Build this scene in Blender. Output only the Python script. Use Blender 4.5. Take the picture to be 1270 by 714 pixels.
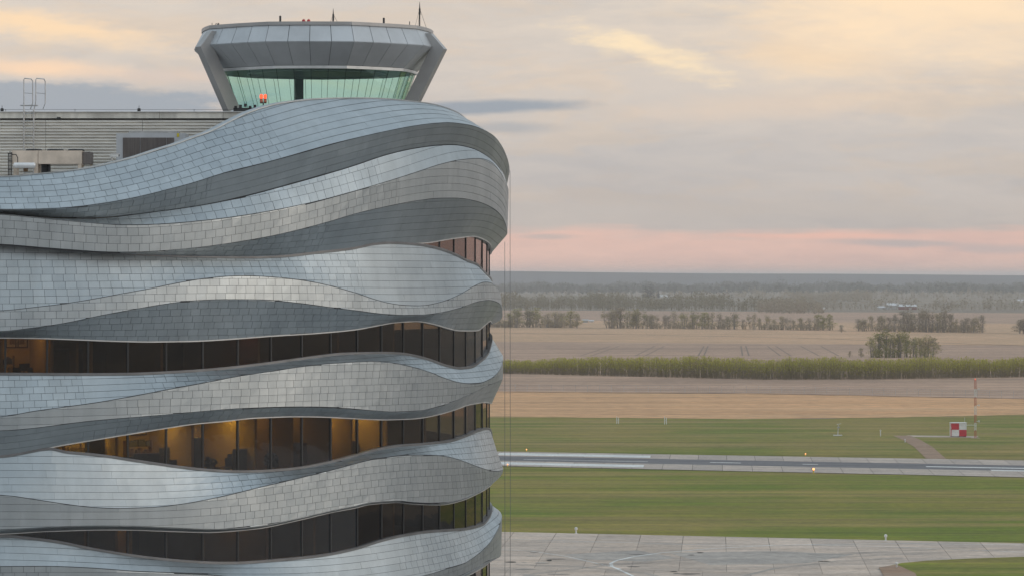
import bpy, math, random
import numpy as np
from mathutils import Vector, Matrix

random.seed(7); rng = np.random.default_rng(7)
S = bpy.context.scene
for o in list(bpy.data.objects): bpy.data.objects.remove(o)
COL = S.collection
R_ = math.radians

# ------------------------------------------------------------------ camera
F, H, HZ, CXP = 4400.0, 27.8, 343.0, 635.0      # focal length in photo pixels, eye height, horizon row, centre column
cam = bpy.data.cameras.new('camera'); camo = bpy.data.objects.new('camera', cam); COL.objects.link(camo)
cam.sensor_width = 36; cam.lens = 36*F/1270; cam.shift_y = -(357-HZ)/1270
cam.clip_start = 1; cam.clip_end = 120000
camo.location = (0, 0, H); camo.rotation_euler = (R_(90), 0, 0)
S.camera = camo
S.render.resolution_x = 1024; S.render.resolution_y = 575
S.view_settings.view_transform = 'Standard'; S.view_settings.look = 'None'
S.view_settings.exposure = 0.12; S.view_settings.gamma = 1; S.view_settings.use_curve_mapping = False
S.render.engine = 'CYCLES'
S.cycles.volume_bounces = 1; S.cycles.max_bounces = 8; S.cycles.transparent_max_bounces = 12

# ------------------------------------------------------------------ node helpers
def lin(r, g, b):
    f = lambda c: (c/255/12.92) if c/255 <= .04045 else ((c/255+.055)/1.055)**2.4
    return (f(r), f(g), f(b), 1)
class NT:
    def __init__(s, tree): s.t = tree; s.n = tree.nodes; s.l = tree.links
    def new(s, typ, **kw):
        n = s.n.new(typ)
        for k, v in kw.items(): setattr(n, k, v)
        return n
    def put(s, sock, v):
        if hasattr(v, 'default_value') or hasattr(v, 'links'): s.l.new(v, sock)
        else: sock.default_value = v
    def m(s, op, a, b=0.0, c=None, clamp=False):
        n = s.new('ShaderNodeMath', operation=op, use_clamp=clamp); s.put(n.inputs[0], a); s.put(n.inputs[1], b)
        if c is not None: s.put(n.inputs[2], c)
        return n.outputs[0]
    def vm(s, op, a, b=(0, 0, 0)):
        n = s.new('ShaderNodeVectorMath', operation=op); s.put(n.inputs[0], a)
        if len(n.inputs) > 1 and op != 'LENGTH': s.put(n.inputs[1], b)
        return n.outputs['Value'] if op == 'LENGTH' else n.outputs[0]
    def mix(s, f, a, b, blend='MIX'):
        n = s.new('ShaderNodeMix', data_type='RGBA', blend_type=blend)
        s.put(n.inputs[0], f); s.put(n.inputs[6], a); s.put(n.inputs[7], b)
        return n.outputs[2]
    def ramp(s, f, stops, interp='LINEAR'):
        n = s.new('ShaderNodeValToRGB'); e = n.color_ramp; e.interpolation = interp
        while len(e.elements) < len(stops): e.elements.new(.5)
        for el, (p, c) in zip(e.elements, stops): el.position = p; el.color = c if len(c) == 4 else (*c, 1)
        s.put(n.inputs[0], f); return n.outputs[0]
    def noise(s, vec, scale=1, detail=4, rough=.55, color=False, dist=0):
        n = s.new('ShaderNodeTexNoise'); s.put(n.inputs['Vector'], vec)
        n.inputs['Scale'].default_value = scale; n.inputs['Detail'].default_value = detail
        n.inputs['Roughness'].default_value = rough; n.inputs['Distortion'].default_value = dist
        return n.outputs['Color' if color else 'Fac']
    def maprange(s, v, a, b, c=0, d=1, smooth=True):
        n = s.new('ShaderNodeMapRange', interpolation_type='SMOOTHSTEP' if smooth else 'LINEAR')
        for i, x in enumerate((v, a, b, c, d)): s.put(n.inputs[i], x)
        return n.outputs[0]
    def scaled(s, vec, sc, rot=(0, 0, 0), loc=(0, 0, 0)):
        n = s.new('ShaderNodeMapping'); s.put(n.inputs[0], vec); n.inputs['Scale'].default_value = sc
        n.inputs['Rotation'].default_value = rot; n.inputs['Location'].default_value = loc
        return n.outputs[0]

# ------------------------------------------------------------------ world: thin high overcast at dusk over a Nishita sky
SUN_AZ, SUN_EL = R_(104), R_(12)         # azimuth clockwise from +Y
W = bpy.data.worlds.new('World'); S.world = W; W.use_nodes = True
T = NT(W.node_tree); T.n.clear()
tc = T.new('ShaderNodeTexCoord').outputs['Generated']
sx = T.new('ShaderNodeSeparateXYZ'); T.l.new(tc, sx.inputs[0]); dx, dy, dz = sx.outputs
zpos = T.m('MAXIMUM', dz, 0.0)
sky = T.new('ShaderNodeTexSky', sky_type='NISHITA'); sky.sun_disc = False
sky.sun_elevation = SUN_EL; sky.sun_rotation = SUN_AZ; sky.dust_density = 3
wz = T.new('ShaderNodeCombineXYZ'); T.l.new(dx, wz.inputs[0]); T.l.new(dy, wz.inputs[1]); T.put(wz.inputs[2], T.m('MULTIPLY', dz, 9.0))
wob = T.m('MULTIPLY', T.m('SUBTRACT', T.noise(wz.outputs[0], 12, 6, .62), .5), T.maprange(dz, .001, .012, 0, .017))
zpos = T.m('MAXIMUM', T.m('ADD', dz, wob), 0.0)
zr = T.m('POWER', zpos, 0.5)           # sqrt spreads the low sky over the ramp
def el(y): return math.sqrt(max(0, (HZ-y)/F))
base = T.ramp(zr, [
    (0.0,       lin(206, 178, 168)),
    (el(333),   lin(219, 184, 171)),
    (el(312),   lin(230, 192, 177)),
    (el(296),   lin(227, 191, 177)),
    (el(282),   lin(196, 186, 179)),
    (el(200),   lin(201, 193, 187)),
    (el(110),   lin(213, 202, 192)),
    (el(20),    lin(220, 207, 194)),
    (math.sqrt(.10), (.60, .60, .60)),
    (math.sqrt(.16), (.60, .62, .64)),
    (math.sqrt(.36), (.56, .65, .71)),
    (math.sqrt(.70), (.66, .78, .87)),
    (1.0,       (.68, .80, .90))])
wv = T.new('ShaderNodeCombineXYZ'); T.l.new(dx, wv.inputs[0]); T.l.new(dy, wv.inputs[1]); T.put(wv.inputs[2], T.m('MULTIPLY', dz, 5.0))
warp = T.vm('SUBTRACT', T.noise(wv.outputs[0], 9, 4, .6, True), (.5, .5, .5))
wv2 = T.vm('ADD', wv.outputs[0], T.vm('MULTIPLY', warp, (.09, .09, .09)))
n1 = T.noise(wv2, 7, 6, .55); n2 = T.noise(wv2, 22, 7, .6)
n3 = T.noise(wv2, 58, 6, .62)
tex = T.m('ADD', T.m('ADD', T.m('MULTIPLY', n1, .45), T.m('MULTIPLY', n2, .35)), T.m('MULTIPLY', n3, .20))
c1 = T.mix(T.maprange(tex, .40, .60, 0, .8), base, T.mix(1.0, base, (.82, .86, .92, 1), 'MULTIPLY'))
warmth = T.m('MULTIPLY', T.maprange(n2, .46, .62, 0, .6), T.maprange(dz, .005, .03))
c1 = T.mix(warmth, c1, T.mix(1.0, c1, (1.17, 1.06, .93, 1), 'MULTIPLY'))
# cloud bodies in direction space (tan azimuth, tan elevation), ragged by noise
iy = T.m('MAXIMUM', dy, .05)
uv = T.new('ShaderNodeCombineXYZ'); T.put(uv.inputs[0], T.m('DIVIDE', dx, iy)); T.put(uv.inputs[1], T.m('DIVIDE', dz, iy))
uvn = T.scaled(uv.outputs[0], (26, 90, 1))
rag = T.vm('SUBTRACT', T.noise(uvn, 1.0, 6, .62, True, .3), (.5, .5, .5))
rag2 = T.vm('SUBTRACT', T.noise(uvn, 4.0, 5, .65, True), (.5, .5, .5))
def cloud(prev, px, py, rx, ry, ang, colr, amt, rg=1.0, soft=(1.0, .25), fine=.35):
    c = T.vm('SUBTRACT', uv.outputs[0], ((px-CXP)/F, (HZ-py)/F, 0))
    mp = T.new('ShaderNodeVectorRotate', rotation_type='Z_AXIS'); T.put(mp.inputs['Vector'], c); mp.inputs['Angle'].default_value = R_(ang)
    q = T.vm('MULTIPLY', mp.outputs[0], (F/rx, F/ry, 0))
    q = T.vm('ADD', q, T.vm('MULTIPLY', rag, (rg, rg, 0)))
    q = T.vm('ADD', q, T.vm('MULTIPLY', rag2, (fine, fine, 0)))
    f = T.maprange(T.vm('LENGTH', q), soft[0], soft[1], 0, amt)
    return T.mix(f, prev, colr)
k = cloud(c1, 1180, -10, 430, 150, 0, lin(255, 227, 192), .95, 1.3, (1.1, 0), .3)
k = cloud(k, 800, 66, 105, 19, 16, lin(255, 230, 192), .9, 1.9, (1.3, .0), 1.6)
k = cloud(k, 1000, 70, 150, 26, 8, lin(243, 215, 182), .6, 1.4, (1.2, 0), .6)
k = cloud(k, 960, 130, 260, 22, -4, lin(226, 204, 184), .55, 1.6, (1.2, 0), .5)
k = cloud(k, 60, 36, 190, 24, 8, lin(252, 220, 182), .95, 1.4, (1.2, .1), 1.0)
k = cloud(k, 40, 84, 150, 15, 3, lin(250, 216, 184), .95, 1.0, (1.15, .1), .5)
k = cloud(k, 240, 96, 200, 13, 0, lin(226, 203, 188), .5, 1.0, (1.2, 0), .4)
k = cloud(k, 60, 126, 330, 25, 1, lin(158, 166, 176), .9, 1.1, (1.05, .5), .9)
k = cloud(k, 590, 134, 170, 12, -2, lin(150, 159, 170), .9, .7, (1.05, .35), .35)
k = cloud(k, 630, 159, 75, 10, 0, lin(164, 169, 176), .6, .7, (1.1, .2), .3)
k = cloud(k, 900, 262, 560, 20, 0, lin(194, 185, 178), .55, 1.3, (1.1, .2), .5)
k = cloud(k, 1120, 302, 110, 6, 1, lin(178, 172, 172), .75, .9, (1.1, .2), .6)
k = cloud(k, 1240, 309, 80, 8, 0, lin(180, 172, 172), .6, 1.0, (1.1, .2), .6)
k = cloud(k, 680, 294, 50, 5, 0, lin(180, 174, 172), .6, 1.0, (1.1, .2), .6)
k = cloud(k, 1000, 293, 190, 5, 0, lin(236, 188, 170), .7, 1.1, (1.1, .1), .6)
fin = T.mix(.06, T.mix(1.0, k, (10, 10, 10, 1), 'MULTIPLY'), sky.outputs[0])
bg = T.new('ShaderNodeBackground'); T.put(bg.inputs[0], fin); bg.inputs[1].default_value = 0.1
out = T.new('ShaderNodeOutputWorld'); T.l.new(bg.outputs[0], out.inputs[0])

sun = bpy.data.lights.new('sun', 'SUN'); suno = bpy.data.objects.new('sun', sun); COL.objects.link(suno)
sun.energy = 0.75; sun.angle = R_(50); sun.color = (1, .88, .76)
sd = Vector((math.sin(SUN_AZ)*math.cos(SUN_EL), math.cos(SUN_AZ)*math.cos(SUN_EL), math.sin(SUN_EL)))
suno.rotation_euler = sd.to_track_quat('Z', 'Y').to_euler(); suno.location = (0, 0, 200)

# ------------------------------------------------------------------ materials
MATS = {}
def mat(name, col, rough=.6, metal=0.0, var=.12, vscale=1.0, bump=0.0, bscale=8.0, spec=.5, stretch=(1, 1, 1), col2=None, tone=False, emit=None, world=True):
    m = bpy.data.materials.new(name); m.use_nodes = True; t = NT(m.node_tree); p = t.n['Principled BSDF']
    geo = t.new('ShaderNodeNewGeometry').outputs['Position'] if world else t.new('ShaderNodeTexCoord').outputs['Object']
    v = t.scaled(geo, stretch)
    f = t.noise(v, vscale, 5, .6)
    c = (*col, 1); c2 = (*(col2 or [x*(1-var*2) for x in col]), 1)
    cc = t.mix(t.maprange(f, .3, .7), c, c2)
    if name == 'zinc_tile':
        st_ = t.noise(t.scaled(geo, (1.6, 1.6, .16)), 1, 5, .65); st2 = t.noise(t.scaled(geo, (.25, .25, .4)), 1, 3, .5)
        cc = t.mix(1.0, cc, t.ramp(st_, [(.3, (.91, .91, .905)), (.7, (1.05, 1.05, 1.05))]), 'MULTIPLY'); cc = t.mix(1.0, cc, t.ramp(st2, [(.3, (.92, .93, .94)), (.7, (1.06, 1.05, 1.04))]), 'MULTIPLY')
    if tone:
        a = t.new('ShaderNodeAttribute', attribute_name='tone').outputs['Fac']
        cc = t.mix(1.0, cc, t.ramp(a, [(0, (.70, .71, .73)), (.5, (1, 1, 1)), (1, (1.22, 1.2, 1.18))]), 'MULTIPLY')
    t.put(p.inputs['Base Color'], cc); p.inputs['Metallic'].default_value = metal
    t.put(p.inputs['Roughness'], t.m('ADD', rough-.06, t.m('MULTIPLY', f, .12)))
    p.inputs['Specular IOR Level'].default_value = spec
    if emit:
        p.inputs['Emission Color'].default_value = (*emit[0], 1); p.inputs['Emission Strength'].default_value = emit[1]
    if bump:
        b = t.new('ShaderNodeBump'); b.inputs['Strength'].default_value = bump; b.inputs['Distance'].default_value = .02
        t.put(b.inputs['Height'], t.noise(v, bscale, 4, .6)); t.l.new(b.outputs[0], p.inputs['Normal'])
    MATS[name] = m; return m
mat('zinc_tile', (.40, .435, .455), .40, .86, .06, .5, tone=True, bump=.12, bscale=1.5)
mat('cladding_backing', (.055, .057, .06), .8)
mat('sill_metal', (.20, .20, .205), .45, .7)
mat('head_metal', (.55, .54, .52), .45, .5)
mat('coping_metal', (.40, .43, .45), .42, .85)
mat('mullion', (.012, .011, .011), .5)
mat('cab_panel', (.52, .54, .56), .42, .22, .08, .6, tone=True)
mat('cab_column', (.40, .39, .385), .45, .3, .06, .8)
mat('cab_dark', (.012, .022, .026), .35)
mat('cab_trim', (.62, .64, .65), .4, .4)
mat('siding', (.82, .79, .73), .5, .10, .12, .8, stretch=(1, 1, 4))
mat('siding_coping', (.84, .80, .72), .5, .1, .2, 1.2, stretch=(1, 1, .3))
mat('roof_membrane', (.50, .48, .46), .9)
mat('cream_metal', (.74, .62, .51), .5, .1, .12, 2)
mat('tank_metal', (.82, .82, .82), .35, .3)
mat('galv', (.50, .50, .50), .4, .6, .15, 3)
mat('grey_unit', (.50, .51, .53), .5, .2, .06, 2)
mat('coil', (.19, .165, .155), .7, .2, .15, 2, stretch=(6, 1, .3))
mat('black_metal', (.02, .02, .022), .6)
mat('yellow_paint', (.65, .52, .03), .5)
mat('white_paint', (.72, .71, .69), .6, 0, .08, 2)
mat('red_paint', (.55, .035, .05), .5, 0, .1, 2)
mat('orange_paint', (.50, .14, .08), .5)
mat('concrete_wall', (.34, .33, .32), .85)
mat('rope', (.16, .17, .18), .8)
mat('wall_paint', (.60, .46, .22), .9, 0, .05)
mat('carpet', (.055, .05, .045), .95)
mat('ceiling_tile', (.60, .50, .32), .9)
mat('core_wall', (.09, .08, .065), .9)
mat('wood', (.25, .15, .07), .5, 0, .2, 4)
mat('cabinet_grey', (.12, .13, .13), .6)
mat('paper', (.62, .50, .32), .9)
mat('screen', (.02, .02, .025), .3)
mat('lit_panel', (.9, .8, .6), .5, emit=((1.0, .84, .22), 21))
mat('lit_panel_dim', (.9, .8, .6), .5, emit=((1.0, .72, .18), 11))
mat('orange_glow', (.6, .1, .02), .5, emit=((1.0, .20, .04), 5))
mat('beacon_red', (.5, .03, .02), .4, emit=((1, .10, .03), 1.6))
mat('beacon_dark_red', (.45, .03, .03), .4)
mat('lamp_lens', (.8, .4, .2), .3, emit=((1, .36, .12), 2.2))
mat('bark', (.27, .235, .20), .9, 0, .2, 2)
def glass(name, tint, refl, rough=.0, wav=0.0, wscale=1.0, ior=1.52):
    m = bpy.data.materials.new(name); m.use_nodes = True; t = NT(m.node_tree); t.n.clear()
    tr = t.new('ShaderNodeBsdfTransparent'); tr.inputs[0].default_value = (*tint, 1)
    g = t.new('ShaderNodeBsdfGlossy'); g.inputs['Roughness'].default_value = rough; g.inputs[0].default_value = (*refl, 1)
    fr = t.new('ShaderNodeFresnel'); t.put(fr.inputs[0], t.m('ADD', t.m('MULTIPLY', t.new('ShaderNodeNewGeometry').outputs['Backfacing'], 1/ior-ior), ior))
    mx = t.new('ShaderNodeMixShader'); t.l.new(fr.outputs[0], mx.inputs[0]); t.l.new(tr.outputs[0], mx.inputs[1]); t.l.new(g.outputs[0], mx.inputs[2])
    if wav:
        b = t.new('ShaderNodeBump'); b.inputs['Strength'].default_value = wav; b.inputs['Distance'].default_value = .05
        t.put(b.inputs['Height'], t.noise(t.new('ShaderNodeTexCoord').outputs['Object'], wscale, 2, .5)); t.l.new(b.outputs[0], g.inputs['Normal'])
    o = t.new('ShaderNodeOutputMaterial'); t.l.new(mx.outputs[0], o.inputs[0]); MATS[name] = m
glass('tower_glass', (.47, .40, .32), (1, .95, .94), .0, .05, .9, 1.62)
glass('cab_glass', (.885, 1.0, .975), (.8, 1, .92))

# ------------------------------------------------------------------ mesh helpers
class MB:
    def __init__(s): s.v = []; s.f = []; s.tone = []
    def quad(s, pts, tone=.5):
        n = len(s.v); s.v += [tuple(p) for p in pts]; s.f.append(tuple(range(n, n+len(pts)))); s.tone.append(tone)
    def box(s, c, sz, rz=0.0, tone=.5, M=None):
        hx, hy, hz = sz[0]/2, sz[1]/2, sz[2]/2; n = len(s.v); cs, sn = math.cos(rz), math.sin(rz)
        for z in (-hz, hz):
            for x, y in ((-hx, -hy), (hx, -hy), (hx, hy), (-hx, hy)):
                p = Vector((x*cs-y*sn+c[0], x*sn+y*cs+c[1], z+c[2])); s.v.append(tuple(M @ p) if M else tuple(p))
        for q in ((3, 2, 1, 0), (4, 5, 6, 7), (0, 1, 5, 4), (1, 2, 6, 5), (2, 3, 7, 6), (3, 0, 4, 7)):
            s.f.append(tuple(n+i for i in q)); s.tone.append(tone)
        return s
    def tube(s, pts, rad, seg=6, cap=True, closed=False):
        pts = [Vector(p) for p in pts]; rads = rad if isinstance(rad, (list, tuple)) else [rad]*len(pts); n0 = len(s.v); N = len(pts)
        for i, p in enumerate(pts):
            a = pts[(i-1) % N] if (i or closed) else pts[0]; b = pts[(i+1) % N] if (i < N-1 or closed) else pts[-1]
            d = (b-a).normalized(); up = Vector((0, 0, 1)) if abs(d.z) < .95 else Vector((1, 0, 0))
            x = d.cross(up).normalized(); y = x.cross(d)
            for j in range(seg):
                an = 2*math.pi*j/seg; s.v.append(tuple(p+(x*math.cos(an)+y*math.sin(an))*rads[i]))
        for i in range(N if closed else N-1):
            for j in range(seg):
                a, b = n0+i*seg+j, n0+i*seg+(j+1) % seg; c, d = n0+((i+1) % N)*seg+(j+1) % seg, n0+((i+1) % N)*seg+j
                s.f.append((a, b, c, d)); s.tone.append(.5)
        if cap and not closed:
            s.f.append(tuple(n0+j for j in reversed(range(seg)))); s.f.append(tuple(n0+(N-1)*seg+j for j in range(seg))); s.tone += [.5, .5]
        return s
    def lathe(s, prof, c=(0, 0, 0), seg=12):
        n0 = len(s.v)
        for r, z in prof:
            for j in range(seg):
                a = 2*math.pi*j/seg; s.v.append((c[0]+r*math.cos(a), c[1]+r*math.sin(a), c[2]+z))
        for i in range(len(prof)-1):
            for j in range(seg):
                s.f.append((n0+i*seg+j, n0+i*seg+(j+1) % seg, n0+(i+1)*seg+(j+1) % seg, n0+(i+1)*seg+j)); s.tone.append(.5)
        s.f.append(tuple(n0+j for j in reversed(range(seg)))); s.f.append(tuple(n0+(len(prof)-1)*seg+j for j in range(seg))); s.tone += [.5, .5]
        return s
    def mesh(s, name, m, org=(0, 0, 0), smooth=False):
        me = bpy.data.meshes.new(name); o = Vector(org)
        me.from_pydata([tuple(Vector(v)-o) for v in s.v], [], s.f)
        if any(t != .5 for t in s.tone) or m in ('zinc_tile', 'cab_panel'):
            at = me.attributes.new('tone', 'FLOAT', 'FACE'); at.data.foreach_set('value', s.tone)
        me.materials.append(MATS[m])
        if smooth: me.polygons.foreach_set('use_smooth', [True]*len(me.polygons))
        me.update(); return me
    def obj(s, name, m, parent=None, center=False, smooth=False, loc=None):
        org = (0, 0, 0)
        if center:
            a = np.array(s.v); org = tuple((a.min(0)+a.max(0))/2)
        me = s.mesh(name, m, org, smooth); ob = bpy.data.objects.new(name, me); COL.objects.link(ob)
        ob.location = loc if loc is not None else org
        if parent is not None:
            ob.parent = parent
            if center:          # geometry was given in world coordinates
                w = Vector(org); p = parent
                off = Vector((0, 0, 0))
                while p is not None: off += p.location; p = p.parent
                ob.location = w-off
        return ob
def tag(o, label=None, cat=None, group=None, kind=None):
    if label: o['label'] = label
    if cat: o['category'] = cat
    if group: o['group'] = group
    if kind: o['kind'] = kind
    return o
def thing(name, loc, label, cat, group=None, rz=0.0):
    o = bpy.data.objects.new(name, None); COL.objects.link(o); o.location = loc; o.rotation_euler.z = rz; o.empty_display_size = .3
    return tag(o, label, cat, group)
def at(px, py, Y): return Vector(((px-CXP)/F*Y, Y, H-(py-HZ)/F*Y))
def G(px, py, z=0.0):
    Y = (H-z)*F/(py-HZ); return Vector(((px-CXP)/F*Y, Y, z))

# ================================================================== THE GROUND
def ground_mat(name, c1, c2, c3, sc=(.02, .02, 1), fine=.5, rough=.95, streak=(.012, .25, 1), seam=0):
    m = bpy.data.materials.new(name); m.use_nodes = True; t = NT(m.node_tree); p = t.n['Principled BSDF']
    geo = t.new('ShaderNodeNewGeometry').outputs['Position']
    a = t.noise(t.scaled(geo, sc), 1, 5, .6); b = t.noise(t.scaled(geo, streak), 1, 6, .65); c = t.noise(geo, fine, 4, .7)
    col = t.mix(t.maprange(a, .36, .64), (*c1, 1), (*c2, 1))
    col = t.mix(t.maprange(b, .42, .62, 0, .8), col, (*c3, 1))
    col = t.mix(1.0, col, t.ramp(c, [(.25, (.72, .72, .72)), (.75, (1.26, 1.26, 1.26))]), 'MULTIPLY')
    d = t.noise(t.scaled(geo, (.11, .32, 1), (0, 0, .18)), 1, 7, .72); col = t.mix(1.0, col, t.ramp(d, [(.3, (.76, .78, .80)), (.7, (1.2, 1.18, 1.14))]), 'MULTIPLY')
    if name in ('m_tan', 'm_stubble', 'm_till', 'm_grass', 'm_grass2'):
        e1 = t.noise(t.scaled(geo, (.003, .21, 1), (0, 0, .10)), 1, 5, .6); e2 = t.noise(t.scaled(geo, (.02, .9, 1), (0, 0, .06)), 1, 4, .7)
        lo_ = .80 if 'grass' in name else .84
        col = t.mix(1.0, col, t.ramp(e1, [(.36, (lo_, lo_*1.02, lo_)), (.64, (1.22, 1.2, 1.2))]), 'MULTIPLY')
        col = t.mix(1.0, col, t.ramp(e2, [(.3, (.82, .83, .84)), (.7, (1.16, 1.15, 1.14))]), 'MULTIPLY')
    if name in ('m_concrete', 'm_runway'):
        col = t.mix(1.0, col, t.ramp(t.new('ShaderNodeObjectInfo').outputs['Random'], [(0, (.87, .875, .88)), (1, (1.1, 1.09, 1.08))]), 'MULTIPLY')
    t.put(p.inputs['Base Color'], col); p.inputs['Roughness'].default_value = rough; p.inputs['Specular IOR Level'].default_value = .25
    MATS[name] = m
ground_mat('m_ground', (.20, .16, .125), (.15, .13, .105), (.26, .20, .14), (.0015, .0006, 1), .05, streak=(.0006, .004, 1))
ground_mat('m_tan', (.57, .31, .155), (.48, .265, .135), (.60, .36, .195), (.02, .01, 1), .3, streak=(.008, .11, 1))
ground_mat('m_stubble', (.51, .305, .18), (.42, .26, .155), (.54, .35, .215), (.01, .004, 1), .2, streak=(.004, .05, 1))
ground_mat('m_till', (.39, .25, .178), (.46, .295, .205), (.275, .18, .13), (.02, .008, 1), .3, streak=(.006, .07, 1))
ground_mat('m_grass', (.125, .148, .012), (.215, .170, .036), (.27, .195, .068), (.035, .022, 1), .8, streak=(.012, .09, 1))
ground_mat('m_grass2', (.118, .155, .006), (.195, .172, .022), (.255, .190, .055), (.03, .02, 1), .9, streak=(.010, .085, 1))
ground_mat('m_concrete', (.48, .375, .30), (.41, .33, .275), (.53, .43, .36), (.12, .12, 1), 1.2, .8, streak=(.05, .25, 1))
ground_mat('m_runway', (.41, .335, .285), (.36, .30, .26), (.46, .385, .335), (.1, .1, 1), 1.0, .8, streak=(.03, .3, 1))
ground_mat('m_rubber', (.115, .108, .115), (.09, .086, .092), (.165, .155, .16), (.05, .2, 1), 1.0, .7, streak=(.008, .6, 1))
ground_mat('m_bounce_paving', (.33, .335, .34), (.29, .295, .30), (.37, .375, .38), (.12, .12, 1), 1.2, .8)
ground_mat('m_joint', (.09, .085, .08), (.11, .10, .09), (.07, .07, .07))
ground_mat('m_line', (.62, .61, .58), (.55, .54, .52), (.70, .69, .67), (.2, .2, 1), 2.0, .7)
ground_mat('m_dirt', (.30, .19, .125), (.25, .165, .115), (.34, .235, .17), (.1, .1, 1), 1.0)
ground_mat('m_patch', (.37, .325, .29), (.33, .295, .265), (.41, .36, .32), (.1, .1, 1), 1.0)
ground_mat('m_track', (.20, .145, .115), (.23, .165, .13), (.17, .13, .10))
ground_mat('m_dark', (.05, .05, .047), (.07, .065, .06), (.04, .04, .04), (.3, .3, 1), 1.0)

g = MB(); ys = [-7000, -3000, -900, 0, 200, 400, 800, 1600, 3000, 6000, 12000, 21000]; xs = [-14000, -6000, -2000, -500, 0, 500, 2000, 6000, 14000]
for i in range(len(ys)-1):
    for j in range(len(xs)-1): g.quad([(xs[j], ys[i], 0), (xs[j+1], ys[i], 0), (xs[j+1], ys[i+1], 0), (xs[j], ys[i+1], 0)])
tag(g.obj('ground', 'm_ground'), kind='structure')
def edge(pts, px0=-200, px1=1700):
    """a boundary traced in the photo, as ground points, carried on past both frame edges"""
    P = [G(*p) for p in pts]
    a = P[0]+(P[0]-P[1]).normalized()*0 ; out_ = list(P)
    d0 = (P[0]-P[1]).normalized(); d1 = (P[-1]-P[-2]).normalized()
    return [P[0]+d0*140] + out_ + [P[-1]+d1*140]
def strip(name, far, near, z, m, parent=None, struct=True, n=40, jag=0.0):
    """sheet between two ground polylines"""
    def res(P):
        P = [np.array(p) for p in P]; L = np.cumsum([0]+[np.linalg.norm(P[i+1]-P[i]) for i in range(len(P)-1)]); s = np.linspace(0, L[-1], n)
        return [[np.interp(t, L, [p[k] for p in P]) for k in range(3)] for t in s]
    A, B = res(far), res(near); b = MB()
    if jag:
        for q in range(1, n-1):
            A[q][1] += rng.normal(0, jag); B[q][1] += rng.normal(0, jag)
    for i in range(n-1): b.quad([(B[i][0], B[i][1], z), (B[i+1][0], B[i+1][1], z), (A[i+1][0], A[i+1][1], z), (A[i][0], A[i][1], z)])
    o = b.obj(name, m, parent)
    if parent is None and struct: tag(o, kind='structure')
    return o
E1 = edge([(560, 405), (950, 408), (1270, 413)])
E1b = edge([(560, 423), (1270, 428)])
E2 = edge([(560, 460), (950, 466), (1270, 464)])
E3 = edge([(560, 484.5), (950, 487.5), (1270, 494)])
E4 = edge([(560, 516), (780, 518), (930, 519.5), (1100, 517.5), (1270, 514)])
RW0, RW1 = [(560, 558.9), (1270, 571.0)], [(560, 576.5), (1270, 591.8)]
E5, E6 = edge(RW0), edge(RW1)
E7 = edge([(560, 658.5), (1270, 674)])
strip('far_field', edge([(560, 384), (1270, 388)]), edge([(560, 396), (1270, 401)]), .015, 'm_till', n=40)
strip('far_stubble', edge([(560, 396), (1270, 401)]), E1, .015, 'm_stubble', n=40)
strip('stubble_field', E1, E1b, .02, 'm_stubble', n=60)
strip('tilled_field', E1b, E2, .03, 'm_till', n=60, jag=3)
strip('fallow_field', E2, E3, .02, 'm_till', n=60)
strip('tan_field', E3, E4, .03, 'm_tan', n=80, jag=.8)
strip('far_grass', E4, [p+Vector((0, 3, 0)) for p in E5], .04, 'm_grass', n=90, jag=1.2)
strip('near_grass', [p-Vector((0, 3, 0)) for p in E6], E7, .04, 'm_grass2', n=60)
strip('grass_verge', [p+Vector((0, 6, 0)) for p in E5], [p-Vector((0, 6, 0)) for p in E6], .012, 'm_grass2', n=40)
# tramlines across the tilled field (wheel tracks), pairs
tl = MB()
for px_b, px_t in ((720, 757), (733, 768), (788, 812), (800, 824), (866, 873), (873, 878), (921, 919), (929, 925), (968, 952), (981, 962), (1016, 993), (1040, 1018)):
    a, b = G(px_b, 441), G(px_t, 429)
    w = .28
    tl.quad([(a.x-w, a.y, .06), (a.x+w, a.y, .06), (b.x+w, b.y, .06), (b.x-w, b.y, .06)])
tag(tl.obj('wheel_tracks', 'm_track'), kind='structure')
for nm, pts, w in (('field_margin', [(640, 406), (950, 408.5), (1270, 413.8)], 3), ('field_margin', [(640, 413), (800, 415), (1000, 419), (1100, 422.5)], 2.2), ('field_margin', [(640, 486), (950, 488.2), (1270, 494.4)], 1.0)):
    P = edge(pts); strip(nm, [p+Vector((0, w, 0)) for p in P], [p-Vector((0, w, 0)) for p in P], .07, 'm_dark', n=80, jag=.35)

# ---- runway: two rows of concrete slabs beside the dark rubbered centre
def lerp_rows(px, f):      # photo row of the runway at column px, f = 0 far edge .. 1 near edge
    t = (px-560)/(1270-560); a = RW0[0][1]+(RW0[1][1]-RW0[0][1])*t; b = RW1[0][1]+(RW1[1][1]-RW1[0][1])*t; return a+(b-a)*f
def rpt(px, f):
    q = G(px, lerp_rows(px, f)); return q
def rwx(px0, f):           # slab joints run away from the eye towards column 890
    y0 = lerp_rows(px0, 1); 
    for _ in range(3): px = 890+(px0-890)*(lerp_rows(px0, f)-HZ)/(y0-HZ)
    return px
rw = strip('runway', E5, E6, .05, 'm_joint', n=30)
def slab(name, p0, p1, f0, f1, z, m, gap=.12):
    c = [rpt(rwx(p0, f1), f1), rpt(rwx(p1, f1), f1), rpt(rwx(p1, f0), f0), rpt(rwx(p0, f0), f0)]
    ctr = sum(c, Vector())/4; c = [q+(ctr-q).normalized()*gap for q in c]
    b = MB(); top = [(q.x, q.y, z) for q in c]; bot = [(q.x, q.y, z-.03) for q in c]
    b.quad(top)
    for i in range(4): b.quad([bot[i], bot[(i+1) % 4], top[(i+1) % 4], top[i]])
    o = b.obj(name, m, rw, center=True); return o
p = 520.0
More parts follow.
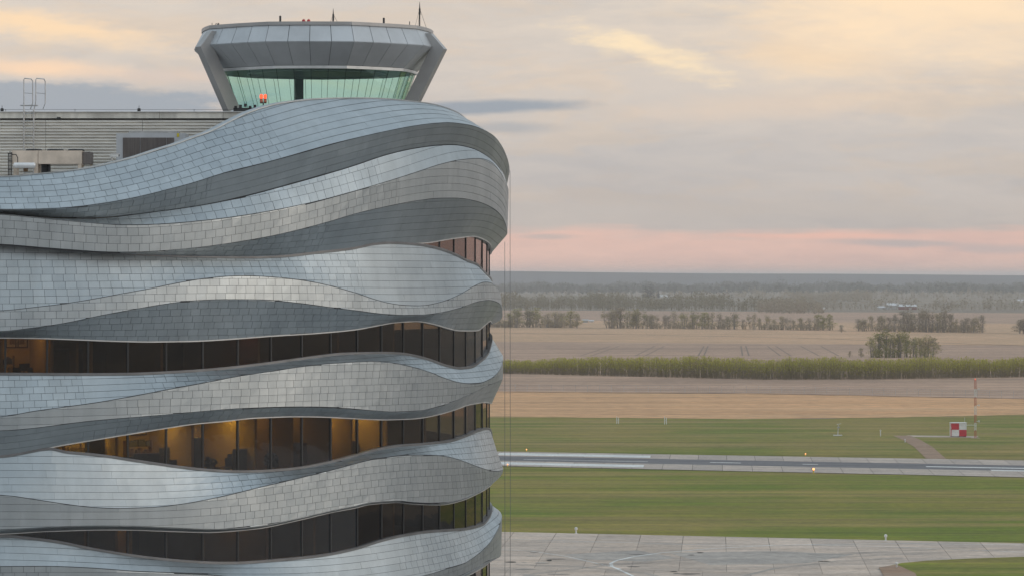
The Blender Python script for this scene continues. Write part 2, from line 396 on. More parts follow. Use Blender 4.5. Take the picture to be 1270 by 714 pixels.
while p < 1480:
    slab('slab', p, p+37.6, .64, 1.0, .09, 'm_runway'); slab('slab', p+6, p+43.6, 0.0, .31, .09, 'm_runway'); p += 37.6
slab('rubber_strip', 520, 1480, .31, .64, .085, 'm_rubber', 0.0)
for a, b, f0, f1 in ((600, 797, .74, .90), (600, 801, .10, .25), (560, 612, .92, .95), (1160, 1330, .46, .50), (1240, 1400, .60, .66), (640, 800, .505, .52), (1000, 1020, .47, .49), (880, 920, .47, .49)):
    slab('painted_bar', a, b, f0, f1, .10, 'm_line', 0.0)
# ---- apron
A7 = [(560, 658.5), (1270, 674.0)]
def a_row(px, k): return 658.5+(px-560)*(674-658.5)/710+k
def apt(px, k): return G(px, a_row(px, k))
ap = strip('apron', E7, [Vector((-200, 206, 0)), Vector((0, 206, 0)), Vector((260, 206, 0))], .05, 'm_joint', n=30)
b = MB(); b.quad([(-420, -120, .02), (420, -120, .02), (420, 212, .02), (-420, 212, .02)]); tag(b.obj('bounce_paving', 'm_bounce_paving'), kind='structure')  # unseen paving, added and toned to throw light up at the soffits
rows = [0, 9, 24, 44, 70, 110, 175, 280]
def axx(px0, k): return 890+(px0-890)*(a_row(px0, k)-HZ)/(a_row(px0, 0)-HZ)
for r in range(len(rows)-1):
    p = 480.0 + (0 if r < 3 else 26)
    while p < 1500:
        k0, k1 = rows[r], rows[r+1]; c = []
        for (q, kk) in ((p, k1), (p+52.5, k1), (p+52.5, k0), (p, k0)):
            x = axx(q, kk); c.append(G(x, a_row(x, kk)))
        ctr = sum(c, Vector())/4; c = [q+(ctr-q).normalized()*.07 for q in c]; b = MB()
        b.quad([(q.x, q.y, .09) for q in c])
        for i in range(4):
            a_, b_ = c[i], c[(i+1) % 4]; b.quad([(a_.x, a_.y, .06), (b_.x, b_.y, .06), (b_.x, b_.y, .09), (a_.x, a_.y, .09)])
        b.obj('slab', 'm_concrete', ap, center=True)
        p += 52.5
def gribbon(name, pts, w, z, m, parent=None):
    P = [G(*q) for q in pts]; L = []; Rr = []
    for i, q in enumerate(P):
        d = (P[min(i+1, len(P)-1)]-P[max(i-1, 0)]).normalized(); nrm = Vector((-d.y, d.x, 0))*w/2; L.append(q+nrm); Rr.append(q-nrm)
    b = MB()
    for i in range(len(P)-1): b.quad([(Rr[i].x, Rr[i].y, z), (Rr[i+1].x, Rr[i+1].y, z), (L[i+1].x, L[i+1].y, z), (L[i].x, L[i].y, z)])
    return b.obj(name, m, parent)
# taxi line: an arc that turns back on itself
gribbon('taxi_line', [(1270, 676), (1100, 674.5), (960, 676.5), (880, 681), (820, 686), (785, 691), (765, 695.5), (757.5, 699), (759, 703), (768, 707), (779, 712), (800, 722), (840, 740)], .32, .10, 'm_line', ap)
gribbon('edge_line', [(600, 668), (700, 671), (800, 674), (900, 677), (1000, 676), (1100, 678.5), (1290, 686)], .22, .098, 'm_line', ap)
gribbon('taxi_line', [(600, 681), (660, 684), (700, 690), (740, 699), (770, 706)], .2, .098, 'm_line', ap)
# darker repair patches and oil marks
for pts in ([(700, 688), (790, 683), (840, 692), (800, 697), (720, 694)], [(830, 686), (960, 684), (1060, 688), (1000, 699), (880, 701)]):
    b = MB(); b.quad([tuple(G(x, y, .0)+Vector((0, 0, .095))) for x, y in reversed(pts)]); b.obj('repair_patch', 'm_patch', ap)
for i in range(34):
    x, y = random.uniform(632, 1120), random.uniform(683, 718); w = random.uniform(3, 14); h = random.uniform(.3, .8)
    if x > 900 and random.random() < .6: continue
    b = MB(); pts = [(x+w*math.cos(t)*(1+.25*math.sin(3*t+i)), y+h*math.sin(t)) for t in np.linspace(0, 2*math.pi, 11)[:-1]]
    b.quad([tuple(G(*q)+Vector((0, 0, .1012+.0007*i))) for q in pts]); b.obj('oil_mark', 'm_dark' if i % 3 == 0 else 'm_patch', ap)
for pts in ([(660, 712), (760, 700), (860, 694), (960, 692), (1060, 686), (1160, 681)], [(640, 700), (720, 703), (800, 711), (850, 722)], [(1000, 693), (1080, 689), (1180, 684.5), (1270, 681)], [(900, 720), (960, 705), (1040, 696), (1120, 692)]):
    for dd in (0, 1.1): gribbon('tyre_mark', [(x, y+dd) for x, y in pts], .26, .1004+.0003*dd, 'm_patch', ap)
# grass corner at lower right with its kerb strip
b = MB(); pts = [(1098, 704), (1118, 699.5), (1150, 696.5), (1200, 694), (1290, 691), (1420, 689), (1420, 800), (1200, 800), (1120, 712)]
b.quad([tuple(G(*q)+Vector((0, 0, .16))) for q in reversed(pts)]); tag(b.obj('grass_island', 'm_grass2'), kind='structure')
b = MB(); pts = [(1090, 705), (1112, 701.5), (1135, 712), (1150, 740), (1110, 740)]
b.quad([tuple(G(*q)+Vector((0, 0, .164))) for q in reversed(pts)]); tag(b.obj('dirt_patch', 'm_dirt'), kind='structure')
# service track to the antenna shelter
gribbon('service_track', [(1212, 541.5), (1160, 541), (1122, 540.5)], 6, .06, 'm_concrete')['kind'] = 'structure'
gribbon('dirt_track', [(1118, 540), (1130, 545), (1145, 554), (1163, 570.5)], 3.0, .066, 'm_dirt')['kind'] = 'structure'

# ---- far hills
def hill(name, y0, depth, prof, seed, m):
    b = MB(); n = 160; r = np.random.default_rng(seed); ph = r.uniform(0, 6, 8)
    X = np.linspace(-4200, 4200, n); hh = []
    for x in X:
        px = CXP+F*x/y0; t = np.interp(px, [p_[0] for p_ in prof], [p_[1] for p_ in prof])
        wob = sum(math.sin(x*.0011*(i+1)+ph[i])/(i+1) for i in range(8))
        hh.append(H-(t-HZ)/F*y0 + wob*1.8)
    for i in range(n-1):
        a, c = i, i+1
        secs = [(y0-depth, 0.0), (y0-depth*.35, .7), (y0, 1.0), (y0+depth*.5, .7), (y0+depth, 0)]
        for (ya, fa), (yb, fb) in zip(secs[:-1], secs[1:]):
            b.quad([(X[a], ya, hh[a]*fa-.5), (X[c], ya, hh[c]*fa-.5), (X[c], yb, hh[c]*fb-.5), (X[a], yb, hh[a]*fb-.5)])
    tag(b.obj(name, m, smooth=True), kind='structure')
mat('hill_haze_blue', (.010, .024, .044), .95, 0, .3, .002)  # dark wooded hill with the blue of distant air put into its colour
mat('hill_near', (.06, .07, .06), .95, 0, .3, .002)
hill('far_hills', 8600, 750, [(300, 336.5), (600, 336.6), (800, 338.6), (950, 340.4), (1270, 342), (1500, 342)], 3, 'hill_haze_blue')

# ================================================================== VEGETATION
def leafmat(name, c1, c2):
    m = bpy.data.materials.new(name); m.use_nodes = True; t = NT(m.node_tree); p = t.n['Principled BSDF']
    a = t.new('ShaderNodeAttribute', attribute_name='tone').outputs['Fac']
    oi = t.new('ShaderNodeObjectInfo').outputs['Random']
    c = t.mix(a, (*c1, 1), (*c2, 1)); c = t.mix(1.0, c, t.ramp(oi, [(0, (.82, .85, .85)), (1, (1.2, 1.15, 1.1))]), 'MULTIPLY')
    t.put(p.inputs['Base Color'], c); p.inputs['Roughness'].default_value = .8; p.inputs['Specular IOR Level'].default_value = .2
    tl_ = t.new('ShaderNodeBsdfTranslucent'); t.put(tl_.inputs[0], c); mx = t.new('ShaderNodeMixShader'); mx.inputs[0].default_value = .5
    t.l.new(p.outputs[0], mx.inputs[1]); t.l.new(tl_.outputs[0], mx.inputs[2]); t.l.new(mx.outputs[0], t.n['Material Output'].inputs[0])
    MATS[name] = m
leafmat('leaf_green', (.20, .185, .075), (.36, .33, .125))
leafmat('leaf_olive', (.24, .20, .11), (.37, .315, .17))
leafmat('leaf_bare', (.25, .205, .15), (.37, .31, .225))
leafmat('leaf_wood', (.13, .115, .075), (.22, .195, .125))
leafmat('leaf_conifer', (.012, .022, .016), (.03, .042, .03))
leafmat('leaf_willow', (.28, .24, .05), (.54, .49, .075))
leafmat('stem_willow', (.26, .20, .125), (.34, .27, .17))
def leaves(b, c, rad, n, size, rs):
    for _ in range(n):
        v = rs.normal(size=3); v /= np.linalg.norm(v); rr = rs.uniform(.25, 1)**.5
        p = np.array(c)+v*rr*np.array(rad); s = size*rs.uniform(.5, 1.2)
        u = rs.normal(size=3); u /= np.linalg.norm(u); w = np.cross(u, rs.normal(size=3)); w /= np.linalg.norm(w)
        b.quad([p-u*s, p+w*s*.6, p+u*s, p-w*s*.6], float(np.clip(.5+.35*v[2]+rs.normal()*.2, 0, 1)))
TREES = {}
def tree_meshes(kind, idx):
    rs = np.random.default_rng(idx*17+len(kind)); tb = MB(); cb = MB()
    if kind == 'aspen':      # tall, several stems, light twiggy crown
        h = 12.0
        for s_ in range(rs.integers(2, 4)):
            x, y = rs.normal(0, .7, 2); top = (x+rs.normal(0, .6), y+rs.normal(0, .6), h*rs.uniform(.8, 1))
            tb.tube([(x*.6, y*.6, 0), (x, y, h*.4), top], [.17, .12, .03], 5)
            for _ in range(9):
                z = h*rs.uniform(.22, .9); a = rs.uniform(0, 6.3); L = (1-z/h)*2.6+.5
                tb.tube([(x, y, z), (x+math.cos(a)*L*.6, y+math.sin(a)*L*.6, z+L*.7), (x+math.cos(a)*L, y+math.sin(a)*L, z+L*1.2)], [.06, .04, .015], 4, cap=False)
            for q in range(13):
                z = h*rs.uniform(.2, .97); a = rs.uniform(0, 6.3); L = 1.1*(1.05-z/h)+.3
                leaves(cb, (x+math.cos(a)*L*1.3, y+math.sin(a)*L*1.3, z), (1.2, 1.2, 1.1), 24, .24, rs)
    elif kind == 'bushy':
        h = 9.0
        tb.tube([(0, 0, 0), (.1, 0, h*.4), (0, .1, h*.85)], [.22, .15, .04], 6)
        for _ in range(12):
            z = h*rs.uniform(.15, .75); a = rs.uniform(0, 6.3); L = rs.uniform(1, 2.4)
            tb.tube([(0, 0, z), (math.cos(a)*L, math.sin(a)*L, z+L*.9)], [.08, .02], 4, cap=False)
        for q in range(26):
            z = h*rs.uniform(.18, .98); a = rs.uniform(0, 6.3); L = rs.uniform(0, 2.6)*math.sin(math.pi*min(1, (z/h)*.9+.12))**.6
            leaves(cb, (math.cos(a)*L, math.sin(a)*L, z), (1.1, 1.1, 1.0), 26, .25, rs)
    elif kind == 'conifer':
        h = 11.0; tb.tube([(0, 0, 0), (0, 0, h)], [.18, .03], 5)
        for q in range(22):
            z = h*(.1+.9*q/22); L = (1-z/h)*2.0+.15; leaves(cb, (0, 0, z), (L, L, .4), 14, .38, rs)
    return tb, cb
def tree(kind, idx, lf, loc, sc, label, group, name='tree', wide=1.0):
    key = (kind, idx, lf)
    if key not in TREES:
        tb, cb = tree_meshes(kind, idx); TREES[key] = (tb.mesh('trunk', 'bark'), cb.mesh('crown', lf))
    t = thing(name, loc, label, 'tree', group, random.uniform(0, 6.28)); t.scale = (sc*wide*1.65, sc*wide*1.65, sc)
    for nm, me in zip(('trunk', 'crown'), TREES[key]):
        o = bpy.data.objects.new(nm, me); COL.objects.link(o); o.parent = t
    return t
ORD = 'first second third fourth fifth sixth seventh eighth ninth tenth eleventh twelfth thirteenth fourteenth fifteenth sixteenth seventeenth eighteenth nineteenth twentieth'.split()
ORD += ['twenty-'+o for o in ORD[:9]] + ['thirtieth'] + ['thirty-'+o for o in ORD[:9]] + ['fortieth'] + ['forty-'+o for o in ORD[:9]]
def base_row(px): return np.interp(px, [600, 950, 1270], [405.5, 408.6, 413.5])
def tree_row(spec, rowname, group):
    spec = sorted(spec)
    for i, (px, top, kind, lf, wide) in enumerate(spec):
        px += random.uniform(-3, 3); top += random.uniform(-2.5, 4); wide *= random.uniform(.75, 1.3); g0 = G(px, base_row(px)-random.uniform(0, .9)); hpx = base_row(px)-top; hm = hpx/F*g0.y; h0 = {'aspen': 12.0, 'bushy': 9.0, 'conifer': 11.0}[kind]
        look = {'leaf_green': 'green-leafed', 'leaf_olive': 'olive', 'leaf_bare': 'nearly bare', 'leaf_conifer': 'dark conifer'}[lf]
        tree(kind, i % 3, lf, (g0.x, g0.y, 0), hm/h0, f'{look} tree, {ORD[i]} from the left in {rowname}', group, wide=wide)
sp = []
for q in np.linspace(560, 716, 17): sp.append((q+random.uniform(-3, 3), random.uniform(383, 388), random.choice(['aspen', 'bushy']), random.choice(['leaf_green', 'leaf_olive', 'leaf_olive']), 1.15))
tree_row(sp, 'the leftmost treeline beside the tower', 'trees of the leftmost field treeline')
sp = []
for lo, hi, n, t0, t1, kinds, lfs in ((755, 768, 3, 379, 383, ['aspen'], ['leaf_bare', 'leaf_olive']), (774, 806, 6, 383, 389, ['aspen', 'bushy'], ['leaf_olive', 'leaf_green']), (812, 830, 3, 388, 392, ['aspen'], ['leaf_bare']),
        (842, 876, 6, 386, 390, ['aspen', 'bushy'], ['leaf_green', 'leaf_olive']), (882, 930, 7, 387, 394, ['aspen'], ['leaf_bare', 'leaf_olive']), (934, 1004, 9, 389, 396, ['aspen'], ['leaf_bare', 'leaf_olive']), (1016, 1030, 3, 388, 391, ['bushy'], ['leaf_green'])):
    for q in np.linspace(lo, hi, n): sp.append((q+random.uniform(-2, 2), random.uniform(t0, t1), random.choice(kinds), random.choice(lfs), 1.0))
tree_row(sp, 'the long middle treeline across the fields', 'trees of the long middle treeline')
sp = []
for q in np.linspace(1067, 1219, 24): sp.append((q+random.uniform(-2, 2), np.interp(q, [1067, 1100, 1160, 1180, 1219], [393, 389, 385, 391, 392])+random.uniform(-2, 2.5), 'aspen', random.choice(['leaf_bare', 'leaf_olive', 'leaf_bare']), 1.0))
tree_row(sp, 'the right-hand treeline beyond the willow clump', 'trees of the right-hand treeline')
sp = [(1262, 395, 'bushy', 'leaf_bare', 1.2), (1272, 394, 'bushy', 'leaf_bare', 1.2), (1284, 396, 'bushy', 'leaf_olive', 1.2)]
tree_row(sp, 'the small group at the right picture edge', 'trees at the right picture edge')
g0 = G(1043.5, 412); tree('bushy', 1, 'leaf_bare', (g0.x, g0.y, 0), .42, 'small lone bush standing in the gap between two treelines', None, 'lone_bush', 1.2)
# clump of young trees in the field
cl = [(1082, 417, .9), (1090, 411, 1.0), (1099, 409, 1.0), (1107, 412, .9), (1116, 411, 1.1), (1124, 413, .9), (1133, 418, 1.0), (1142, 419, 1.1), (1151, 416, 1.1), (1157, 420, 1.0)]
for i, (px, top, wd) in enumerate(cl):
    g0 = G(px, 443.5-random.uniform(0, 2)); hm = (443-top)/F*g0.y; kd = 'bushy' if i % 3 == 2 or i > 7 else 'aspen'
    tree(kd, i % 3, 'leaf_green' if i < 8 else 'leaf_olive', (g0.x, g0.y, 0), hm/(9 if kd == 'bushy' else 12), f'young leafy tree, {ORD[i]} from the left in the clump standing in the tilled field', 'young trees of the field clump', wide=wd)
for i, (px, top) in enumerate(((1054, 435), (1068, 431))):
    g0 = G(px, 443); tree('bushy', i, 'leaf_olive', (g0.x, g0.y, 0), (443-top)/F*g0.y/9, ('tiny' if i == 0 else 'small')+' pale sapling just left of the field clump', None, 'sapling', .8)

# ---- willow thicket strip: nobody could count its stems
def thicket():
    lb, sb = MB(), MB(); rs = np.random.default_rng(5)
    for i in range(8200):
        px = rs.uniform(540, 1400); basey = np.interp(px, [540, 625, 950, 1100, 1270, 1400], [461, 463, 470.5, 470, 467.5, 466]); topy = np.interp(px, [540, 625, 680, 800, 950, 1200, 1400], [450, 449, 446.5, 444, 446.5, 446, 445.5])
        g0 = G(px, basey); dy_ = rs.uniform(0, 1)**1.3*26; x, y = g0.x*(1+dy_/g0.y), g0.y+dy_
        h = (basey-topy)/F*g0.y*rs.uniform(.76, 1.06)*(1+.05*math.sin(px*.045)+.04*math.sin(px*.11+1)+.03*math.sin(px*.31))
        lx, ly = rs.normal(0, .25, 2); w = .035; t = rs.uniform(0, 1)
        sb.quad([(x-w, y, 0), (x+w, y, 0), (x+lx+w*.3, y+ly, h), (x+lx-w*.3, y+ly, h)], t)
        sb.quad([(x, y-w, 0), (x, y+w, 0), (x+lx, y+ly+w*.3, h), (x+lx, y+ly-w*.3, h)], t)
        for _ in range(8):
            f = rs.uniform(.5, 1.03) if rs.random() < .85 else rs.uniform(.2, .55); s = rs.uniform(.10, .21)
            c = np.array([x+lx*f+rs.normal(0, .2), y+ly*f+rs.normal(0, .2), h*f]); u = np.array([rs.normal(0, .4), rs.normal(0, .4), 1]); u /= np.linalg.norm(u)
            v = np.cross(u, rs.normal(size=3)); v /= np.linalg.norm(v)
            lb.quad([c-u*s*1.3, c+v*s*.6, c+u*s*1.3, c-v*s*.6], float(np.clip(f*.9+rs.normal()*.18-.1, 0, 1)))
    t = thing('willow_thicket', G(900, 470), 'long strip of yellow-green willow thicket between the fields', 'thicket'); t['kind'] = 'stuff'
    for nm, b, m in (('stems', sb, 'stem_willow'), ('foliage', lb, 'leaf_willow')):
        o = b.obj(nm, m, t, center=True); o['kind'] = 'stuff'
thicket()

# ---- far woods that read as masses
def wood(name, spans, label, n, hrange, seed, lf, conif=0.0, depth=120, clump=10, size=1.4):
    rs = np.random.default_rng(seed); b = MB()
    for i in range(n):
        lo, hi, y0, y1 = spans[rs.integers(len(spans))]
        t = rs.uniform(); px = lo+(hi-lo)*t; g0 = G(px, y0+(y1-y0)*t); d = rs.uniform(0, depth); x, y = g0.x*(1+d/g0.y), g0.y+d
        h = rs.uniform(*hrange)*(1+.18*math.sin(px*.05+seed)+.12*math.sin(px*.19))
        if rs.random() < conif:
            for q in range(5):
                z = h*1.2*(q+.6)/5; L = (1-q/5)*h*.16+.3
                leaves(b, (x, y, z), (L, L, h*.12), 3, L*1.1, rs)
        else:
            b.quad([(x-.15, y, 0), (x+.15, y, 0), (x+.05, y, h*.8), (x-.05, y, h*.8)], .2)
            for q in range(clump):
                z = h*rs.uniform(.22, .95); L = h*.16*math.sin(math.pi*z/h)**.5
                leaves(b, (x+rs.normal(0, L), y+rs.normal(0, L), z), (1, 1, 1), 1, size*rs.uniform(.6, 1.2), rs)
    o = b.obj(name, lf, center=True); return tag(o, label, 'woodland' if 'wood' in name else 'trees', kind='stuff')
wood('woodland', [(560, 960, 384.5, 386), (560, 960, 383.5, 385), (600, 900, 382, 383)], 'hazy green wood behind the left and middle treelines', 1000, (8, 14), 21, 'leaf_wood', .02, 220, 15, .95)
wood('woodland', [(940, 1400, 384.5, 386), (940, 1020, 388, 389)], 'hazy grey wood behind the right-hand treeline', 600, (6, 11), 22, 'leaf_bare', .04, 260, 14, .95)
wood('woodland', [(560, 1400, 372, 372), (900, 1400, 369, 370), (980, 1080, 374, 375)], 'misty wood belt on the plain behind the white farmhouses', 800, (7, 11), 23, 'leaf_bare', .06, 500, 13, 1.2)
wood('distant_woodland', [(560, 1400, 364.5, 365), (560, 1000, 363, 362.5), (900, 1400, 362, 362.5)], 'dim far belt of woods beneath the blue hills', 2200, (8, 14), 24, 'leaf_conifer', .35, 900, 7, 4.0)
wood('distant_woodland', [(560, 1400, 359.8, 360), (600, 1300, 360.4, 360.6)], 'farthest blue-grey woods along the foot of the hills', 2400, (9, 16), 25, 'leaf_conifer', .4, 250, 8, 3.2)
wood('scrub', [(560, 716, 405.3, 406.2), (752, 1034, 406.8, 409.6), (1064, 1221, 410.2, 412.4)], 'low bare scrub under the field treelines', 700, (1.5, 5.0), 31, 'leaf_bare', 0, 30, 16, .5)
wood('scrub', [(1080, 1158, 443.4, 443.4)], 'low green undergrowth filling the clump in the tilled field', 46, (2.0, 5.0), 33, 'leaf_green', 0, 9, 22, .34)
wood('spruce_stand', [(797, 818, 369.4, 369.4)], 'dark spruce stand around the small white farmhouse', 24, (11, 16), 26, 'leaf_conifer', 1.0, 40, 8, 2.0)
wood('spruce_stand', [(945, 990, 359.8, 359.8), (1012, 1050, 359.6, 359.6)], 'spiky dark spruce stands on the far plain', 60, (15, 22), 27, 'leaf_conifer', 1.0, 120, 8, 5.0)

# ---- farm buildings on the plain
mat('farm_white', (.74, .73, .72), .6); mat('farm_red', (.22, .09, .08), .8); mat('farm_roof', (.62, .62, .63), .5, .2); mat('farm_grey', (.40, .39, .38), .7)
def farm(name, px0, px1, ybase, ytop, wallm, roofm, label, deep=12, roof_f=.4):
    g0 = G((px0+px1)/2, ybase); w = (px1-px0)/F*g0.y; h = (ybase-ytop)/F*g0.y; t = thing(name, g0, label, 'building', None)
    MB().box((0, 0, h*(1-roof_f)/2), (w, deep, h*(1-roof_f))).obj('wall', wallm, t)
    b = MB(); z0, z1 = h*(1-roof_f), h; hw, hd = w/2+.4, deep/2+.5
    b.quad([(-hw, -hd, z0), (hw, -hd, z0), (hw, 0, z1), (-hw, 0, z1)]); b.quad([(hw, hd, z0), (-hw, hd, z0), (-hw, 0, z1), (hw, 0, z1)])
    b.quad([(-hw, hd, z0), (-hw, -hd, z0), (-hw, 0, z1)]); b.quad([(hw, -hd, z0), (hw, hd, z0), (hw, 0, z1)]); b.quad([(-hw, -hd, z0-.02), (-hw, hd, z0-.02), (hw, hd, z0-.02), (hw, -hd, z0-.02)])
    b.obj('roof', roofm, t)
    d = MB(); d.box((w*.12, -deep/2-.06, h*.22), (w*.18, .1, h*.42)); d.obj('door', 'farm_grey', t)
farm('farmhouse', 819, 832.5, 369.6, 365.6, 'farm_white', 'farm_roof', 'small white farmhouse beside the dark spruces')
farm('farm_shed', 1044, 1052, 370.5, 367.2, 'farm_white', 'farm_roof', 'white shed with a pale roof, left of a pair on the misty plain')
farm('farm_shed', 1052.5, 1060, 369.6, 365, 'farm_white', 'farm_roof', 'taller white shed, right of a pair on the misty plain')
farm('barn', 1088, 1099, 383, 379.5, 'farm_white', 'farm_roof', 'low white barn, leftmost of the farm on the right')
farm('barn', 1100, 1114, 383.2, 375.5, 'farm_grey', 'farm_roof', 'tall pale-roofed barn in the middle of the farm on the right')
farm('barn', 1115, 1136, 383.8, 377.2, 'farm_red', 'farm_roof', 'long red barn with white roof, rightmost of the farm on the right')
farm('farm_shed', 1008, 1022, 383, 380.8, 'farm_white', 'farm_roof', 'long low white shed between the wood and the right-hand farm')
farm('farm_shed', 1262, 1275, 374.5, 371, 'farm_white', 'farm_roof', 'white roofed shed at the right picture edge')
farm('farm_shed', 723, 729, 399.5, 395.3, 'farm_grey', 'farm_grey', 'grey shed in the gap between the left and middle treelines')
farm('farm_shed', 730.5, 736, 399, 396.3, 'farm_white', 'farm_roof', 'tiny white shed in the gap between the left and middle treelines')

# ================================================================== THE TOWER
CX, CY, RAD = -29.2, 173.5, 28.1
def P3(th, r, z):
    c = math.cos(th); k_ = 1.0 if c >= 0 else .7
    return (CX+r*math.sin(th), CY-r*c*k_, z)
def pxY(th, r):
    c = np.cos(th); X = CX+r*np.sin(th); Y = CY-r*np.where(c >= 0, c, .7*c); return CXP+F*X/Y, Y
_TH = np.radians(np.linspace(-35, 105, 7001))
def th_of(px, d):
    a, _ = pxY(_TH, RAD+d); i = int(np.argmax(a)); px = np.atleast_1d(np.asarray(px, float))
    return np.interp(px, a[:i+1], _TH[:i+1]), a[i], _TH[i]
NG = 1440; GRID = np.arange(NG)*2*math.pi/NG
def gsm(a, deg):
    s_ = deg/360*NG; k_ = np.exp(-.5*(np.arange(-int(4*s_)-1, int(4*s_)+2)/s_)**2); k_ /= k_.sum(); n_ = len(k_)//2
    return np.convolve(np.concatenate([a[-n_:], a, a[:n_]]), k_, 'valid')
def hermite(x, y, q):
    x, y = np.array(x), np.array(y); h = np.diff(x); dl = np.diff(y)/h; m = np.zeros_like(y)
    for i in range(1, len(x)-1): m[i] = 0 if dl[i-1]*dl[i] <= 0 else (2*h[i]+h[i-1]+h[i]+2*h[i-1])/((2*h[i]+h[i-1])/dl[i-1]+(h[i]+2*h[i-1])/dl[i])
    m[0], m[-1] = dl[0], dl[-1]
    i = np.clip(np.searchsorted(x, q)-1, 0, len(x)-2); t = (q-x[i])/h[i]
    return (2*t**3-3*t**2+1)*y[i]+(t**3-2*t**2+t)*h[i]*m[i]+(-2*t**3+3*t**2)*y[i+1]+(t**3-t**2)*h[i]*m[i+1]
def curve(pts, dpts, seed=0):
    """a wave edge traced along the photo -> height and outward offset for every bearing around the tower"""
    dx_, dv = [q[0] for q in dpts], [q[1] for q in dpts]; ths, zs, ds = [], [], []
    for px, py in pts:
        d = float(np.interp(px, dx_, dv)); t, pm, tt = th_of(px, d); t = float(t[0])
        if px > pm-.2: t = float(tt)
        _, Y = pxY(np.array(t), RAD+d); z = H-(py-HZ)/F*float(Y)
        if ths and t <= ths[-1]+R_(.35):
            if px > pm-.2 and t <= ths[-1]+1e-6: ths[-1], zs[-1] = t, z
            continue
        ths.append(t); zs.append(z); ds.append(d)
    z1, z0 = zs[-1], zs[0]; d1, d0 = ds[-1], ds[0]; t1, t0 = ths[-1], ths[0]+2*math.pi
    sl = np.clip((zs[-1]-zs[-2])/(ths[-1]-ths[-2]), -8, 8)
    for i, f in enumerate((.06, .16, .3, .45, .6, .75, .9)):
        t = t1+(t0-t1)*f; w = f*f*(3-2*f); z = z1*(1-w)+z0*w+.3*math.sin(f*math.pi)*math.sin(f*15+seed*.3)
        if i == 0: z += sl*R_(4)
        ths.append(t); zs.append(z); ds.append(d1*(1-w)+d0*w)
    n_ = len(ths); X = [a-2*math.pi for a in ths]+ths+[a+2*math.pi for a in ths]
    return gsm(hermite(X, zs*3, GRID), .45), gsm(np.interp(GRID, X, ds*3), 1.5)
def val(a, th): return float(np.interp((th/(2*math.pi)*NG) % NG, np.arange(NG+1), np.append(a, a[0])))
C_ = {}
VAL = [(0, .40), (400, .48), (560, .66), (640, .80)]
C_['T0'] = curve([(0,219.5),(19,218.7),(47,216),(79,213),(102,209.9),(121,206.5),(151,199.3),(170,194.5),(189,188),(217,179.6),(240,171),(258,164.8),(286,150.7),(311,138.9),(326,134),(348.6,128.5),(371,125.5),(394,123.2),(428,122.3),(460,122.5),(478,123.2),(508,126),(534,129.5),(553,134.6),(566,140),(580,150)], [(0, -1.1), (450, -1.1), (560, -.6), (640, -.3)])
C_['A0'] = curve([(0,260.1),(38,259.8),(75.6,258.6),(102,256.2),(121,253.5),(151,248.8),(181.6,242.2),(208,235.4),(240,227),(276.7,215.1),(337,200),(380.8,187.5),(409,179.5),(440,172),(477.8,163.5),(515.6,156.3),(538,153.5),(561,152.7),(582,155.4),(600.8,162),(612,168.5),(621.6,180),(629,196),(633.5,212)], [(0, .95), (700, .98)])
C_['C0'] = curve([(0,263.8),(38,268),(66,270),(94.6,270.6),(132,269.6),(160.8,266.6),(189,263),(240,256),(257.8,253),(295.7,245.3),(337,234.5),(390,219.8),(440,204.8),(477.8,192),(515.6,183.5),(546,179.9),(565,179.6),(583.7,183.3),(602.6,192.7),(617.8,207),(626.3,223),(630,235)], VAL)
C_['T1'] = (C_['C0'][0]-.02, C_['C0'][1]+.02)
C_['A1'] = curve([(0,266.4),(38,269.8),(66,272.4),(94.6,275),(121,277.4),(151,279.2),(179.7,279),(208,277.7),(240,275),(276.7,271),(337,261.5),(390,250.5),(437.5,237.8),(477.8,226),(515.6,214),(546,204),(572,198.3),(597,197),(610,202),(619.6,213),(630,235)], [(0, .9), (640, .93)])
C_['B1'] = curve([(0,303.0),(47,306.6),(94.6,310.2),(140,312.8),(170,312.8),(208,310.6),(240,307.8),(276.7,303),(337,292.7),(390,280),(428,269),(440,265.4),(477.8,256.5),(515.6,249.3),(544,246),(568.6,246),(591,249.9),(610,257.8),(621.6,268),(629,282.4),(630,289)], [(0, .84), (640, .86)])
C_['C1'] = curve([(0,303.6),(47,307.2),(94.6,311.0),(140,313.6),(170,315.6),(208,317),(240,318),(276.7,318.8),(314.6,319.2),(352,318),(390,313.8),(440,308),(462.7,303),(485.4,301.4),(500.5,301.9),(525,301.4),(553.5,297),(572.4,294.3),(587,293),(600.8,297.5),(608.3,304.2),(611,311.7)], [(0, .1), (700, .1)])
C_['T2'] = curve([(0,303.6),(47,307.2),(94.6,311.2),(140,314),(170,316),(208,317.3),(240,318.3),(276.7,319),(314.6,319.5),(352,318.2),(390,314),(440,308.3),(462.7,303.4),(485.4,301.9),(500.5,302.7),(525,305),(546,309.8),(563,316),(580,324.4),(591.3,328.9),(599,337.3),(608.3,347),(612,351)], [(0, .1), (700, .1)])
C_['A2'] = curve([(0,385),(37.8,381.3),(75.6,377),(113.5,371),(151,364),(189,357.3),(220,351),(257.8,344.9),(299.4,342),(343,344),(380.8,348.6),(418.6,356.7),(440,362.8),(468.4,372.3),(496.7,378),(521.3,378.9),(546,374.5),(568.6,365.7),(587.5,355),(600.8,349.9),(608.3,350.5),(616,357.5),(621.6,371.3),(624,384.6)], [(0, .58), (640, .58)])
C_['B2'] = curve([(0,410.6),(37.8,406.5),(75.6,401.2),(121,391.7),(170,382.6),(208,376.2),(240,372.6),(276.7,371),(324,371.3),(371.3,375.7),(409,380.8),(440,384.6),(477.8,389.3),(515.6,390.8),(546,387.4),(572.4,380.8),(591.3,374.2),(604.5,371.9),(614,373.6),(621.6,379.8),(624.5,391)], [(0, .62), (640, .62)])
